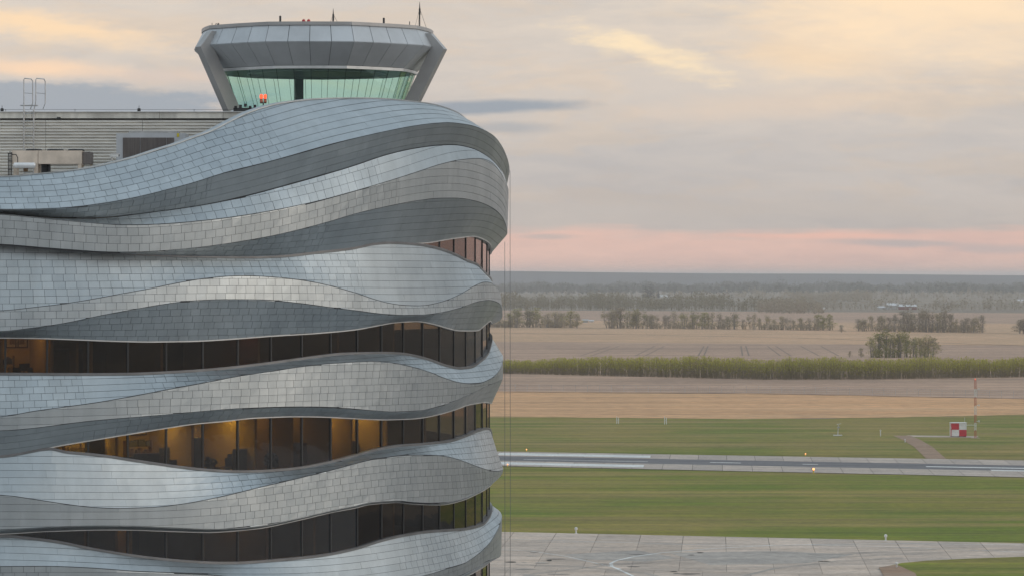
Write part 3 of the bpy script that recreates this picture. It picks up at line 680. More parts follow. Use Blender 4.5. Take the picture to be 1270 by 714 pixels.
C_['C2'] = curve([(0,418.2),(47,418.8),(94.6,420.5),(151,422.6),(189,423.2),(240,422.4),(276.7,420.5),(337,416),(390,412.8),(440,408.2),(468.4,403),(493,398.9),(515.6,397.8),(534.6,400.6),(553.5,406),(568.6,409.3),(591.3,409.3),(600.8,402.6),(607.4,397.5),(611,401)], [(0, .1), (700, .1)])
C_['T3'] = curve([(0,464.2),(56.7,464.4),(113.5,464.6),(160.8,464.2),(208,462.3),(240,460.4),(276.7,457.4),(337,450.4),(390,443.2),(428,439),(468.4,438),(496.7,438.8),(515.6,442),(534.6,447.3),(553.5,454),(570.5,457),(583.7,455.6),(595,448.6),(604.5,439),(608.3,428),(611,420)], [(0, .1), (700, .1)])
C_['A3'] = curve([(0,516.6),(37.8,510),(75.6,504.9),(121,498.6),(170,490),(208,482.6),(257.8,473.5),(295.7,466),(337,460),(371,454.6),(409,450.4),(460,447.6),(487.3,449.6),(506,453.4),(530.8,460.4),(553.5,469.4),(572.4,474.5),(591.3,475.5),(606.4,470.4),(617.8,461),(624.4,449),(627,443)], [(0, .64), (640, .66)])
C_['B3'] = curve([(0,533.6),(37.8,530.8),(75.6,526),(113.5,521.3),(170,516.6),(208,513.4),(257.8,508.9),(295.7,506),(337,504.3),(390,503.8),(428,505.7),(468.4,509),(496.7,510.5),(515.6,509.5),(538.3,504.8),(561,497.8),(583.7,488),(606.4,477),(621.6,470.8),(625,469.4)], [(0, .62), (640, .64)])
C_['C3'] = curve([(0,565.8),(37.8,559.5),(75.6,551.6),(113.5,545.3),(160.8,537.4),(208,529.8),(240,525),(276.7,521.7),(314.6,517.6),(352,516),(390,516),(440,518.2),(477.8,519.6),(515.6,518.2),(538.3,514.4),(561,508.2),(583.7,500.6),(597,498.4),(611,499.3)], [(0, .1), (700, .1)])
C_['T4'] = curve([(0,566.2),(37.8,560.2),(66,556),(73,559.2),(80,561),(100,562.6),(123,564.8),(170,571.8),(220,579),(256.5,583),(293,585),(324.8,584.6),(366,581.4),(402.7,574.8),(440,565.5),(468.4,557.5),(496.7,552.8),(525,551),(553.5,548),(576,541.4),(591.3,535),(600.8,532),(607,532.6),(612,541)], [(0, .1), (700, .1)])
C_['A4'] = curve([(0,613.4),(37.8,618),(75.6,623.8),(113.5,628.5),(151,629.9),(189,628.6),(220,625.4),(268.7,616.7),(317.5,605),(366,593.6),(415,581.4),(440,574.6),(468.4,568),(496.7,564.7),(530.8,563.8),(553.5,565.6),(572.4,570.8),(591.3,578),(606.4,582.7),(617.8,583.8),(627,581)], [(0, .64), (640, .66)])
C_['B4'] = curve([(0,656.2),(47,653.6),(94.6,651.8),(160.8,651.6),(220,654),(268.7,655.6),(317.5,652.2),(366,643),(415,631.6),(440,627),(459,622.4),(487.3,620.4),(515.6,622.6),(553.5,622.6),(572.4,618.3),(591.3,610.2),(606.4,601.4),(617.8,593),(627,583.6)], [(0, .62), (640, .64)])
C_['C4'] = curve([(0,661.3),(56.7,658),(113.5,656.2),(160.8,656.2),(220,658.2),(268.7,658.9),(317.5,654.7),(366,645),(415,633.5),(440,629),(459,624.4),(487.3,622.2),(515.6,624.4),(553.5,624.4),(572.4,619.8),(591.3,611.6),(606.4,602.6),(611,598)], [(0, .1), (700, .1)])
C_['T5'] = curve([(0,665),(37.8,667.9),(75.6,673),(113.5,680.8),(160.8,688.7),(198.6,693.4),(240,697),(268.7,698.4),(305,698),(341.8,695.2),(390.6,690.3),(440,681),(468.4,672),(496.7,665),(525,660.3),(553.5,658),(581.8,655.6),(597,651.4),(606.4,641.4),(611,630)], [(0, .1), (700, .1)])
C_['A5'] = curve([(0,702),(56.7,701.6),(113.5,703.8),(170,708),(240,710.8),(300,716),(400,724),(470,722),(525,713.5),(553.5,705),(572.4,699.5),(591.3,687.7),(606.4,673.6),(617.8,655),(624,640)], [(0, .58), (640, .60)])
C_['B5'] = curve([(0,746),(120,742),(240,745),(400,750),(500,738),(545,724),(572,713),(591.3,703.4),(604.5,695),(622.5,687.4)], [(0, .54), (640, .56)])
C_['C5'] = curve([(0,756),(120,752),(240,754),(400,757),(500,744),(545,730),(572,717),(591.3,707),(608,694.8),(612,692)], [(0, .1), (700, .1)])
BANDS = [['T0', 'A0', 'C0'], ['T1', 'A1', 'B1', 'C1'], ['T2', 'A2', 'B2', 'C2'], ['T3', 'A3', 'B3', 'C3'], ['T4', 'A4', 'B4', 'C4'], ['T5', 'A5', 'B5', 'C5']]
prev = None
for b_ in BANDS:
    for n_ in b_:
        z, d = C_[n_]
        if prev is not None: z = np.minimum(z, prev-.025)
        C_[n_] = (z, d); prev = z
tower = thing('control_tower', (CX, CY, 0), 'round tower wrapped in wavy grey tiled bands with a glazed control cab on top', 'tower')
TP = Vector((CX, CY, 0))

def pth(px, d=.6): return float(th_of(px, d)[0][0])
# long seamless courses instead of square tiles, photo columns per face
LONG = {('T0', 'A0'): [(352, 700)], ('A0', 'C0'): [(255, 700)], ('T1', 'A1'): [(468, 700)], ('A1', 'B1'): [(485, 700)], ('B1', 'C1'): [(402, 700)],
        ('T2', 'A2'): [(452, 597)], ('T3', 'A3'): [(105, 152)], ('A3', 'B3'): [(-200, 105)], ('B3', 'C3'): [(-200, 78)], ('T4', 'A4'): [(-200, 262)], ('A4', 'B4'): [(-200, 222)],
        ('T5', 'A5'): [(-200, 498)], ('A5', 'B5'): [(60, 480)], ('B4', 'C4'): [(-200, 340)]}
FOLLOW = {'T0': 1.0, 'A0': 1.0, 'T1': 1.0, 'A1': 1.0, 'B1': .9, 'T2': .12, 'A2': .12, 'B2': .25, 'T3': .15, 'A3': .12, 'B3': 1.0, 'T4': .45, 'A4': .6, 'B4': 1, 'T5': .7, 'A5': .8, 'B5': 1}
ALLT = []           # (screen area, band index, verts, faces, tone)
backs = []
for bi, names in enumerate(BANDS):
    bk = MB(); nv = []
    for ci, n_ in enumerate(names):
        z, d = C_[n_]; row = []
        for i in range(0, NG, 2): row.append(len(bk.v)); bk.v.append(P3(GRID[i], RAD+d[i]-.012, z[i]))
        nv.append(row)
    M_ = NG//2
    for a_, b_ in zip(nv[:-1], nv[1:]):
        for i in range(M_): bk.f.append((b_[i], b_[(i+1) % M_], a_[(i+1) % M_], a_[i])); bk.tone.append(.5)
    bo = bk.obj('cladding_band', 'cladding_backing', tower, center=True); backs.append(bo)
    # faces
    for U, L in zip(names[:-1], names[1:]):
        zU, dU = C_[U]; zL, dL = C_[L]; key = (U, L)
        ratio = gsm((zU-zL)/np.sqrt((zU-zL)**2+(dU-dL)**2+1e-6), 6)
        refc = zL if U in ('T0', 'T1', 'A1', 'B1') else (zU+zL)/2
        al = FOLLOW[U]; ref = gsm(refc, 1.2 if al == 1 else 5)*al+(1-al)*float(np.mean(refc[60:360]))
        hrow = .42 if U in ('T0', 'T1') else (.335 if bi < 2 else .305)
        step = hrow*np.clip(ratio, .25, 1)
        kmax = int(np.ceil(np.max((zU-ref)/step)))+1; kmin = int(np.floor(np.min((zL-ref)/step)))-1
        spans = [(pth(max(a, -190)) if a > -190 else R_(-200), pth(min(b, 625)) if b < 640 else R_(200)) for a, b in LONG.get(key, [])]
        for r in range(kmin, kmax):
            th = -math.pi*.5+(.5 if r % 2 else 0)*.5/RAD+rng.normal(0, .05)/RAD
            while th < math.pi*1.5:
                vis = -.7 < th < 1.75
                lng = (not vis) or any(a <= th <= b for a, b in spans)
                w = 9.0 if not vis else (2.2+rng.uniform(-.3, .9)) if lng else .475+rng.normal(0, .012)
                if not lng:
                    for a, b in spans:
                        if th < a < th+w/RAD: w = max((a-th)*RAD, .2)
                te = th+w/RAD; gv = .0025 if lng else .0065
                nseg = max(1, int(round(w/(.5 if vis else 1.8)))); tt = np.linspace(th+gv/RAD, te-gv/RAD, nseg+1); th_next = te
                lo, hi = [], []
                ok = False
                for t in tt:
                    u, l = val(zU, t)-.012, val(zL, t)+.012; rf, st = val(ref, t), val(step, t); a, b = rf+r*st+.006, rf+(r+1)*st-.006
                    h_ = min(b, u); l_ = max(a, l)
                    if h_-l_ > .03: ok = True
                    if h_ < l_:
                        mid = min(max((a+b)/2, l), u); h_ = l_ = mid
                    lo.append(l_); hi.append(h_)
                if ok and max(hi) > min(lo):
                    jit = rng.normal(0, .0022, 4); vs, fs = [], []
                    def sp(t, z, lift):
                        u, l = val(zU, t), val(zL, t); q = 0 if u-l < 1e-4 else np.clip((u-z)/(u-l), 0, 1)
                        d = val(dU, t)*(1-q)+val(dL, t)*q
                        # offset along the face normal rather than straight out
                        sl = (val(dL, t)-val(dU, t)); nz = sl/math.hypot(u-l+1e-6, sl); nr = (u-l+1e-6)/math.hypot(u-l+1e-6, sl)
                        return P3(t, RAD+d+lift*nr, z+lift*nz)
                    n_ = len(tt)
                    for i, t in enumerate(tt):
                        f_ = i/(n_-1)
                        j0 = jit[0]*(1-f_)+jit[1]*f_; j1 = jit[2]*(1-f_)+jit[3]*f_
                        vs += [sp(t, lo[i], .016+j0), sp(t, hi[i], .012+j1), sp(t, lo[i], -.005), sp(t, hi[i], -.005)]
                    for i in range(n_-1):
                        a = i*4; b = a+4
                        fs += [(a, b, b+1, a+1), (a+2, b+2, b, a), (a+1, b+1, b+3, a+3)]
                    e = (n_-1)*4; fs += [(0, 1, 3, 2), (e, e+2, e+3, e+1)]
                    va = np.array(vs); c0 = va.mean(0); area = 0.0
                    if va[:, 1].mean() < CY+1 and -.5 < (th+te)/2 < 1.6:
                        q = [(CXP+F*v[0]/v[1], HZ-F*(v[2]-H)/v[1]) for v in (va[0], va[e], va[e+1], va[1])]
                        if all(-2 < x < 1272 and y < 714 for x, y in q): area = abs(sum(q[i][0]*q[(i+1) % 4][1]-q[(i+1) % 4][0]*q[i][1] for i in range(4)))/2
                    base_t = .5 + (.04 if U in ('A1', 'A2', 'A3', 'A4') else 0)
                    ALLT.append((area, bi, va, fs, float(np.clip(base_t+rng.normal(0, .065 if not lng else .04)+(rng.random() < .05)*.14, 0, 1)), lng))
                th = th_next
order = sorted(range(len(ALLT)), key=lambda i: -ALLT[i][0] if not ALLT[i][5] else -ALLT[i][0]*.5)
single = set(order[:300]); rest = [MB() for _ in BANDS]
for i, (area, bi, va, fs, tone, lng) in enumerate(ALLT):
    if i in single:
        b = MB(); b.v = [tuple(v) for v in va]; b.f = fs; b.tone = [tone]*len(fs); b.obj('tile', 'zinc_tile', backs[bi], center=True)
    else:
        b = rest[bi]; n_ = len(b.v); b.v += [tuple(v) for v in va]; b.f += [tuple(n_+k_ for k_ in f_) for f_ in fs]; b.tone += [tone]*len(fs)
for bi, b in enumerate(rest): tag(b.obj('tile_field', 'zinc_tile', backs[bi], center=True), kind='stuff')

def ring_strip(zf, df, h0, h1, r0, r1, a0, a1, n):
    """a bar of rectangular section that follows a wave edge"""
    b = MB()
    for t in np.linspace(a0, a1, n):
        z, d = val(zf, t), val(df, t)
        for r, h in ((r0, h0), (r1, h0), (r1, h1), (r0, h1)): b.v.append(P3(t, RAD+d+r, z+h))
    for i in range(n-1):
        for j in range(4): b.f.append((i*4+j, (i+1)*4+j, (i+1)*4+(j+1) % 4, i*4+(j+1) % 4)); b.tone.append(.5)
    for e in (0, (n-1)*4): b.f.append((e, e+1, e+2, e+3)); b.tone.append(.5)
    return b
A0_, A1_ = R_(-30), R_(125)
for n_, bi in (('T2', 2), ('T3', 3), ('T4', 4), ('T5', 5)):
    ring_strip(*C_[n_], -.02, .085, -.14, .05, A0_, A1_, 380).obj('sill_trim', 'sill_metal', backs[bi], center=True)
for n_, bi in (('C1', 1), ('C2', 2), ('C3', 3), ('C4', 4), ('C5', 5)):
    ring_strip(*C_[n_], -.035, .012, -.14, .03, A0_, A1_, 380).obj('head_trim', 'head_metal', backs[bi], center=True)
ring_strip(*C_['T0'], -.01, .04, -.45, .05, A0_, A1_, 380).obj('parapet_coping', 'coping_metal', backs[0], center=True)
b = MB()      # inner parapet wall
for t in np.linspace(A0_, A1_, 120):
    z, d = val(C_['T0'][0], t), val(C_['T0'][1], t); b.v += [P3(t, RAD+d-.46, z+.02), P3(t, RAD+d-.46, 30.9)]
for i in range(119): b.f.append((2*i, 2*i+1, 2*i+3, 2*i+2)); b.tone.append(.5)
b.obj('parapet_wall', 'concrete_wall', tower, center=True)
# lower storeys below the picture and the roof deck
b = MB()
for t in GRID[::8]: b.v += [P3(t, RAD+.05, 11.4), P3(t, RAD+.05, 0)]
n_ = len(GRID[::8])
for i in range(n_): b.f.append((2*i, 2*i+1, 2*((i+1) % n_)+1, 2*((i+1) % n_))); b.tone.append(.5)
b.obj('base_wall', 'concrete_wall', tower, center=True)
def disc(r0, r1, z0, z1, a0=0, a1=2*math.pi, n=120):
    b = MB(); cl = abs(a1-a0-2*math.pi) < 1e-6; T_ = np.linspace(a0, a1, n+1)
    for t in T_:
        for r, z in ((r0, z0), (r1, z0), (r1, z1), (r0, z1)): b.v.append(P3(t, r, z))
    for i in range(n):
        for j in range(4): b.f.append((i*4+j, (i+1)*4+j, (i+1)*4+(j+1) % 4, i*4+(j+1) % 4)); b.tone.append(.5)
    return b
disc(.3, RAD-.7, 30.7, 31.3).obj('roof_deck', 'roof_membrane', tower, center=True)

# ---- storeys behind the glass
FLO = {1: 26.9, 2: 22.9, 3: 18.9, 4: 14.9, 5: 10.9}; CEIL = 3.1
core_r = RAD-6.0
for k_, z in FLO.items():
    disc(core_r-.5, RAD-.12, z-.35, z, n=160).obj('floor_slab', 'carpet', tower, center=True)
    disc(core_r-.5, RAD-.12, z+CEIL, z+CEIL+.3, n=160).obj('ceiling', 'ceiling_tile', tower, center=True)
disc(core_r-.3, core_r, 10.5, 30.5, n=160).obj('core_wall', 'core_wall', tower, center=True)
th0 = pth(206, 0); DTH = 1.75/RAD
# windows
GAPS = {1: ('C1', 'T2'), 2: ('C2', 'T3'), 3: ('C3', 'T4'), 4: ('C4', 'T5'), 5: ('C5', None)}
for k_, (up, lw) in GAPS.items():
    zu = C_[up][0]; zl = C_[lw][0] if lw else zu*0+11.4
    wb = disc(RAD-.10, RAD-.02, FLO[k_]-.35, FLO[k_]-.2, n=160).obj('window_band', 'mullion', tower, center=True)
    for i in range(-6, 24):
        a, c = th0+i*DTH, th0+(i+1)*DTH
        if a > R_(104) or c < R_(2): continue
        tt = np.linspace(a, c, 9); u = [val(zu, t) for t in tt]; l = [val(zl, t) for t in tt]
        if max(x-y for x, y in zip(u, l)) < .06: continue
        zt = min(max(u)+.06, FLO[k_]+CEIL); zb = max(min(l)-.06, FLO[k_])
        b = MB(); g_ = .02/RAD
        q0, q1 = P3(a+g_, RAD, 0), P3(c-g_, RAD, 0); p0, p1 = P3(a+g_, RAD-.02, 0), P3(c-g_, RAD-.02, 0)
        n0 = 0
        for z in (zb, zt): b.v += [(q0[0], q0[1], z), (q1[0], q1[1], z), (p1[0], p1[1], z), (p0[0], p0[1], z)]
        b.f = [(0, 1, 5, 4), (2, 3, 7, 6), (1, 2, 6, 5), (3, 0, 4, 7)]; b.tone = [.5]*4
        b.obj('pane', 'tower_glass', wb, center=True)
        m_ = MB(); q = P3(a, RAD-.03, (zt+zb)/2); m_.box(q, (.075, .12, zt-zb), a); m_.obj('mullion', 'mullion', wb, center=True)

# ---- rooms: partitions, ceiling lights, furniture (all seen through the glass)
def local(th, r, z): return Vector(P3(th, r, z))
def partition(th, k_, r0=RAD-5.9, r1=RAD-.5, m='wall_paint'):
    a, c = local(th, r0, 0), local(th, r1, 0); mid = (a+c)/2; z = FLO[k_]
    MB().box((mid.x, mid.y, z+CEIL/2), ((c-a).length, .12, CEIL), math.atan2((c-a).y, (c-a).x)).obj('partition', m, tower, center=True)
for k_, pxs in {2: (-60, 4, 68, 100, 118, 207, 330, 430, 500), 3: (60, 150, 246, 326, 372, 420, 447, 492, 540), 4: (30, 110, 150, 168, 260, 340, 400, 500)}.items():
    for q in pxs: partition(pth(q, 0), k_)
def backwall(pa, pb, k_, r=RAD-4.2, m='wall_paint'):
    b = MB(); T_ = np.linspace(pth(pa, 0), pth(pb, 0), 8); z = FLO[k_]
    for t in T_: b.v += [P3(t, r, z+.01), P3(t, r, z+CEIL-.01), P3(t, r-.1, z+.01), P3(t, r-.1, z+CEIL-.01)]
    for i in range(7): a = i*4; b.f += [(a, a+4, a+5, a+1), (a+2, a+3, a+7, a+6), (a+1, a+5, a+7, a+3)]; b.tone += [.5]*3
    b.obj('room_wall', m, tower, center=True)
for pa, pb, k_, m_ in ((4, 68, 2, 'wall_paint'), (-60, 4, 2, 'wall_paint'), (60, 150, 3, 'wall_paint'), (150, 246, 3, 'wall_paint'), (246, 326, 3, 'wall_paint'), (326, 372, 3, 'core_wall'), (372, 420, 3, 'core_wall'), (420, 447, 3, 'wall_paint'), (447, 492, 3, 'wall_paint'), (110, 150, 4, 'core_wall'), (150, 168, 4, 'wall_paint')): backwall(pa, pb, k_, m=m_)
def ceil_light(px, r, k_, m, sz, label):
    th = pth(px, 0); p_ = local(th, r, FLO[k_]+CEIL-.05); t = thing('ceiling_light', p_, label, 'ceiling light', 'office ceiling lights behind the tower glass', th)
    MB().box((0, 0, 0), (sz[0], sz[1], .05)).obj('housing', 'white_paint', t); MB().box((0, 0, -.031), (sz[0]-.08, sz[1]-.08, .012)).obj('diffuser', m, t)
for i, (px, r, k_, m, sz) in enumerate(((20, 2.6, 2, 'lit_panel_dim', (1.2, .4)), (48, 2.2, 2, 'lit_panel_dim', (1.2, .4)), (-20, 2.2, 2, 'lit_panel_dim', (1.2, .4)), (100, 1.8, 3, 'lit_panel', (1.2, .5)), (138, 2.0, 3, 'lit_panel', (1.2, .5)), (180, 2.2, 3, 'lit_panel', (1.3, .5)), (225, 2.2, 3, 'lit_panel', (1.3, .5)),
        (270, 2.0, 3, 'lit_panel', (1.3, .5)), (305, 2.2, 3, 'lit_panel', (1.3, .5)), (350, 2.6, 3, 'lit_panel_dim', (1.0, .4)), (400, 2.6, 3, 'lit_panel_dim', (.8, .4)), (433, 2.0, 3, 'lit_panel', (1.2, .5)), (465, 2.0, 3, 'lit_panel', (1.2, .5)), (480, 1.8, 3, 'lit_panel', (1.0, .4)), (159, 2.4, 4, 'lit_panel', (.8, .4)), (320, 2.6, 4, 'lit_panel_dim', (.8, .3)))):
    fl = {2: 'upper window band', 3: 'lit middle window band', 4: 'lowest window band'}[k_]
    ceil_light(px, RAD-r, k_, m, sz, f'{"dim" if "dim" in m else "bright"} ceiling light, {ORD[i]} office lamp, inside the {fl} of the tower')
def desk(px, r, k_, label, w=1.6):
    th = pth(px, 0); t = thing('desk', local(th, r, FLO[k_]+.001), label, 'desk', None, th)
    MB().box((0, 0, .72), (w, .75, .04)).obj('top', 'wood', t)
    for s_ in (-1, 1): MB().box((s_*(w/2-.06), 0, .35), (.05, .68, .70)).obj('leg', 'cabinet_grey', t)
    t2 = thing('monitor', local(th, r, FLO[k_]+.742), 'dark monitor standing on the '+label, 'monitor', None, th+.5)
    MB().box((0, 0, .01), (.22, .18, .02)).obj('foot', 'black_metal', t2); MB().box((0, 0, .14), (.04, .04, .24)).obj('stand', 'black_metal', t2); MB().box((0, -.03, .38), (.54, .03, .32)).obj('panel', 'screen', t2)
    t3 = thing('paper_stack', local(th+.45/RAD, r+.1, FLO[k_]+.742), 'pale paper stack lying on the '+label, 'papers', None, th)
    MB().box((0, 0, .03), (.30, .22, .06)).box((.03, .01, .075), (.26, .2, .03), .3).obj('sheets', 'paper', t3)
def chair(px, r, k_, label, rz=0):
    th = pth(px, 0); t = thing('office_chair', local(th, r, FLO[k_]+.001), label, 'chair', None, th+rz)
    MB().lathe([(.23, .44), (.26, .47), (.25, .52), (.2, .54)], seg=14).obj('seat', 'black_metal', t)
    b = MB()
    for i in range(9):
        a = (i-4)/4*.75; b.v += [(.26*math.sin(a)*1.0, .20+.06*math.cos(a), .62), (.25*math.sin(a), .24+.06*math.cos(a), 1.12), (.26*math.sin(a), .25+.06*math.cos(a), .62), (.25*math.sin(a), .29+.06*math.cos(a), 1.12)]
    for i in range(8): a = i*4; b.f += [(a, a+4, a+5, a+1), (a+6, a+2, a+3, a+7), (a+1, a+5, a+7, a+3), (a, a+2, a+6, a+4)]; b.tone += [.5]*4
    b.obj('backrest', 'black_metal', t); MB().tube([(0, .22, .5), (0, .27, .75)], .025).obj('back_post', 'black_metal', t)
    MB().tube([(0, 0, .08), (0, 0, .45)], .03).obj('post', 'cabinet_grey', t)
    b = MB()
    for i in range(5): b.tube([(0, 0, .1), (.3*math.cos(i*1.257), .3*math.sin(i*1.257), .05)], [.03, .02], 5)
    b.obj('base', 'cabinet_grey', t)
desk(222, RAD-1.7, 3, 'desk in the lit office left of the tall cabinet'); chair(232, RAD-.95, 3, 'black office chair in front of the lit desk')
desk(310, RAD-1.5, 3, 'desk in the lit office right of the tall cabinet'); chair(303, RAD-.9, 3, 'black office chair near the papers right of the cabinet')
desk(180, RAD-1.8, 3, 'desk behind the second lit window'); desk(435, RAD-1.5, 3, 'desk in the small lit office to the right', 1.2); desk(40, RAD-1.7, 2, 'desk in the dim corner office at upper left'); chair(28, RAD-1.0, 2, 'black chair in the dim corner office'); chair(52, RAD-1.1, 2, 'second black chair in the dim corner office, right of the desk', .8)
chair(365, RAD-1.0, 3, 'dark chair behind the unlit panes of the middle band')
def cabinet(px, r, k_, w, h, m, label, name='cabinet'):
    th = pth(px, 0); t = thing(name, local(th, r, FLO[k_]+.001), label, 'cabinet', None, th)
    MB().box((0, 0, h/2), (w, .5, h)).obj('carcass', m, t)
    for s_ in (-1, 1): MB().box((s_*w/4, -.262, h/2), (w/2-.03, .02, h-.08)).obj('door', m, t)
    MB().box((0, -.285, h/2), (.02, .03, .25)).obj('handle', 'black_metal', t)
cabinet(266, RAD-1.9, 3, .75, 2.0, 'cabinet_grey', 'tall grey cabinet in the lit office'); cabinet(142, RAD-2.0, 3, 1.0, 2.1, 'cabinet_grey', 'grey cabinet behind the first lit windows'); cabinet(343, RAD-2.1, 3, .7, 1.9, 'wood', 'wooden bookcase behind the unlit panes of the middle band', 'bookcase'); cabinet(408, RAD-1.9, 3, .6, 1.6, 'wood', 'wooden cupboard left of the small lit office', 'cupboard')
def shelf(px, r, k_, w, h, label):
    th = pth(px, 0); t = thing('shelf_unit', local(th, r, FLO[k_]+.001), label, 'shelf', None, th)
    for x in (-w/2, w/2): MB().box((x, 0, h/2), (.03, .32, h)).obj('side', 'wood', t)
    rs = np.random.default_rng(int(px)+k_)
    for z in np.arange(.1, h, .38):
        MB().box((0, 0, z), (w-.03, .31, .025)).obj('shelf', 'wood', t)
        b = MB(); x = -w/2+.06
        while x < w/2-.1:
            bw, bh = rs.uniform(.03, .08), rs.uniform(.18, .31)
            if rs.random() < .75: b.box((x+bw/2, 0, z+.0135+bh/2), (bw-.004, .22, bh))
            x += bw
        if b.v: b.obj('folders', ['paper', 'cabinet_grey', 'wood'][int(rs.integers(3))] if rs.random() < .9 else 'white_paint', t)
for px, r_, k_, w, h, lab in ((212, RAD-3.2, 3, 1.2, 1.9, 'shelf of folders at the left of the lit office'), (297, RAD-3.6, 3, 1.0, 1.5, 'low shelf of folders right of the tall cabinet'), (120, RAD-3.0, 3, 1.0, 1.7, 'shelf of folders behind the leftmost lit panes'), (428, RAD-1.6, 3, .7, 1.7, 'narrow shelf of folders in the small lit office'), (482, RAD-2.0, 3, .8, 1.4, 'shelf of folders in the right-hand lit office'), (14, RAD-2.4, 2, 1.0, 1.6, 'shelf of folders in the dim corner office'), (160, RAD-2.6, 4, .6, 1.7, 'shelf of folders behind the small lit pane of the lowest band'), (386, RAD-1.8, 3, .9, 1.8, 'shelf of folders behind the unlit panes of the middle band')):
    shelf(px, r_, k_, w, h, lab)
def screen_panel(px, r, k_, w, h, label):
    th = pth(px, 0); t = thing('cubicle_screen', local(th, r, FLO[k_]+.001), label, 'divider', None, th)
    MB().box((0, 0, h/2+.04), (w, .05, h-.08)).obj('panel', 'cabinet_grey', t); MB().box((0, 0, h-.02), (w+.04, .07, .04)).obj('rail', 'galv', t)
    for x in (-w/2+.1, w/2-.1): MB().box((x, 0, .02), (.06, .4, .04)).obj('foot', 'black_metal', t)
for px, r_, k_, w, h, lab in ((196, RAD-1.2, 3, 1.2, 1.45, 'dark cubicle divider behind the second lit window'), (320, RAD-1.1, 3, 1.1, 1.5, 'dark cubicle divider at the right end of the lit office'), (244, RAD-2.4, 3, 1.0, 1.6, 'dark cubicle divider just left of the tall cabinet'), (455, RAD-1.0, 3, .9, 1.6, 'dark divider between the two right-hand lit offices'), (100, RAD-1.5, 2, 1.4, 1.9, 'dark divider right of the dim corner office')):
    screen_panel(px, r_, k_, w, h, lab)
def plant(px, r, k_, h, label):
    th = pth(px, 0); t = thing('potted_plant', local(th, r, FLO[k_]+.001), label, 'plant', None, th); rs = np.random.default_rng(int(px))
    MB().lathe([(.13, 0), (.17, .3), (.18, .32), (.15, .32)], seg=10).obj('pot', 'white_paint', t); MB().tube([(0, 0, .3), (.02, 0, h*.7)], .02).obj('stem', 'wood', t)
    b = MB(); leaves(b, (0, 0, h*.75), (.3, .3, h*.28), 60, .14, rs); b.obj('foliage', 'leaf_conifer', t)
plant(352, RAD-.9, 3, 1.3, 'leafy potted plant behind the unlit panes of the middle band'); plant(276, RAD-1.0, 3, 1.2, 'leafy potted plant beside the tall cabinet')
def picture(px, r, z, w, h, label):
    th = pth(px, 0); t = thing('picture_frame', local(th, r, z), label, 'picture', 'framed pictures on office walls', th)
    b = MB()
    for x, y, sx_, sy_ in ((-w/2, 0, .05, h+.05), (w/2, 0, .05, h+.05), (0, -h/2, w-.05, .05), (0, h/2, w-.05, .05)): b.box((x, 0, y), (sx_, .04, sy_))
    b.obj('frame', 'black_metal', t); MB().box((0, .005, 0), (w-.05, .015, h-.05)).obj('mount', 'paper', t); MB().box((0, -.008, 0), (w*.45, .01, h*.45)).obj('print', 'wood', t)
rr = RAD-4.17
picture(40, rr, 25.05, .5, .5, 'square framed picture, left of two on the dim orange office wall'); picture(54, rr, 25.05, .5, .5, 'square framed picture, right of two on the dim orange office wall')
picture(228, rr, 21.15, .7, .35, 'wide pale board hung on the lit office wall'); picture(290, rr, 20.95, .3, .4, 'small pale notice on the lit wall right of the cabinet'); picture(471, rr, 20.9, .3, .45, 'paper notice on the bright wall of the right-hand lit office')
# orange loop that glows, hung in the dark upper band
t = thing('glowing_loop', local(pth(307, 0), RAD-.9, 25.75), 'glowing orange loop hanging in the dark upper window band', 'lamp', None, pth(307, 0))
b = MB(); b.tube([(-.66, 0, .12), (-.66, 0, -.05), (-.6, 0, -.17), (-.45, 0, -.23), (0, 0, -.25), (.4, 0, -.23), (.6, 0, -.15), (.68, 0, .0), (.66, 0, .12)], .024, 8); b.obj('loop', 'orange_glow', t)
MB().tube([(-.66, 0, .1), (-.66, 0, .25)], .01, 5).tube([(.66, 0, .1), (.66, 0, .25)], .01, 5).obj('hanger', 'black_metal', t)

# ================================================================== PENTHOUSE
YW = 158.0
pent = MB(); xl, xr = -30.0, at(372, 0, YW).x; ztop = H+(HZ-140)/F*YW
pent.box(((xl+xr)/2, YW+8.2, (31.3+ztop)/2), (xr-xl, 16, ztop-31.3)); pent = pent.obj('penthouse', 'concrete_wall', tower, center=True)
def siding(xa, xb, z0, z1, pitch=.136):
    b = MB(); n_ = int((z1-z0)/pitch); prof = []
    for i in range(n_):
        z = z0+i*pitch; prof += [(z, 0.0), (z+pitch*.06, .11), (z+pitch*.50, .11), (z+pitch*.60, 0.0)]
    for (za, da), (zb_, db) in zip(prof[:-1], prof[1:]): b.quad([(xa, YW-.02-da, za), (xb, YW-.02-da, za), (xb, YW-.02-db, zb_), (xa, YW-.02-db, zb_)])
    b.obj('siding_panel', 'siding', pent, center=True)
seams = [xl]+[at(q, 0, YW).x for q in (-62, 57, 177, 296)]+[xr]
for a, c in zip(seams[:-1], seams[1:]): siding(a+.008, c-.008, 31.4, ztop-.26)
cps = [xl, at(40, 0, YW).x, at(198, 0, YW).x, at(277, 0, YW).x, xr]
for i, (a, c) in enumerate(zip(cps[:-1], cps[1:])):
    MB().box(((a+c)/2, YW+.12, ztop-.12), (c-a-.015, .5, .27)).obj('coping', 'siding_coping', pent, center=True)
    MB().box(((a+c)/2, YW+.08, ztop+.03), (c-a-.01, .62, .028)).obj('coping_cap', 'white_paint', pent, center=True)
# safety wire along the roof edge
for px in (6, 92, 172, 240):
    p_ = at(px, 138, YW); MB().tube([(p_.x, YW+.3, ztop+.04), (p_.x, YW+.3, ztop+.17)], .012).obj('wire_post', 'black_metal', pent, center=True)
MB().tube([(xl, YW+.3, ztop+.15), (xr, YW+.3, ztop+.15)], .007, 5).obj('safety_wire', 'black_metal', pent, center=True)
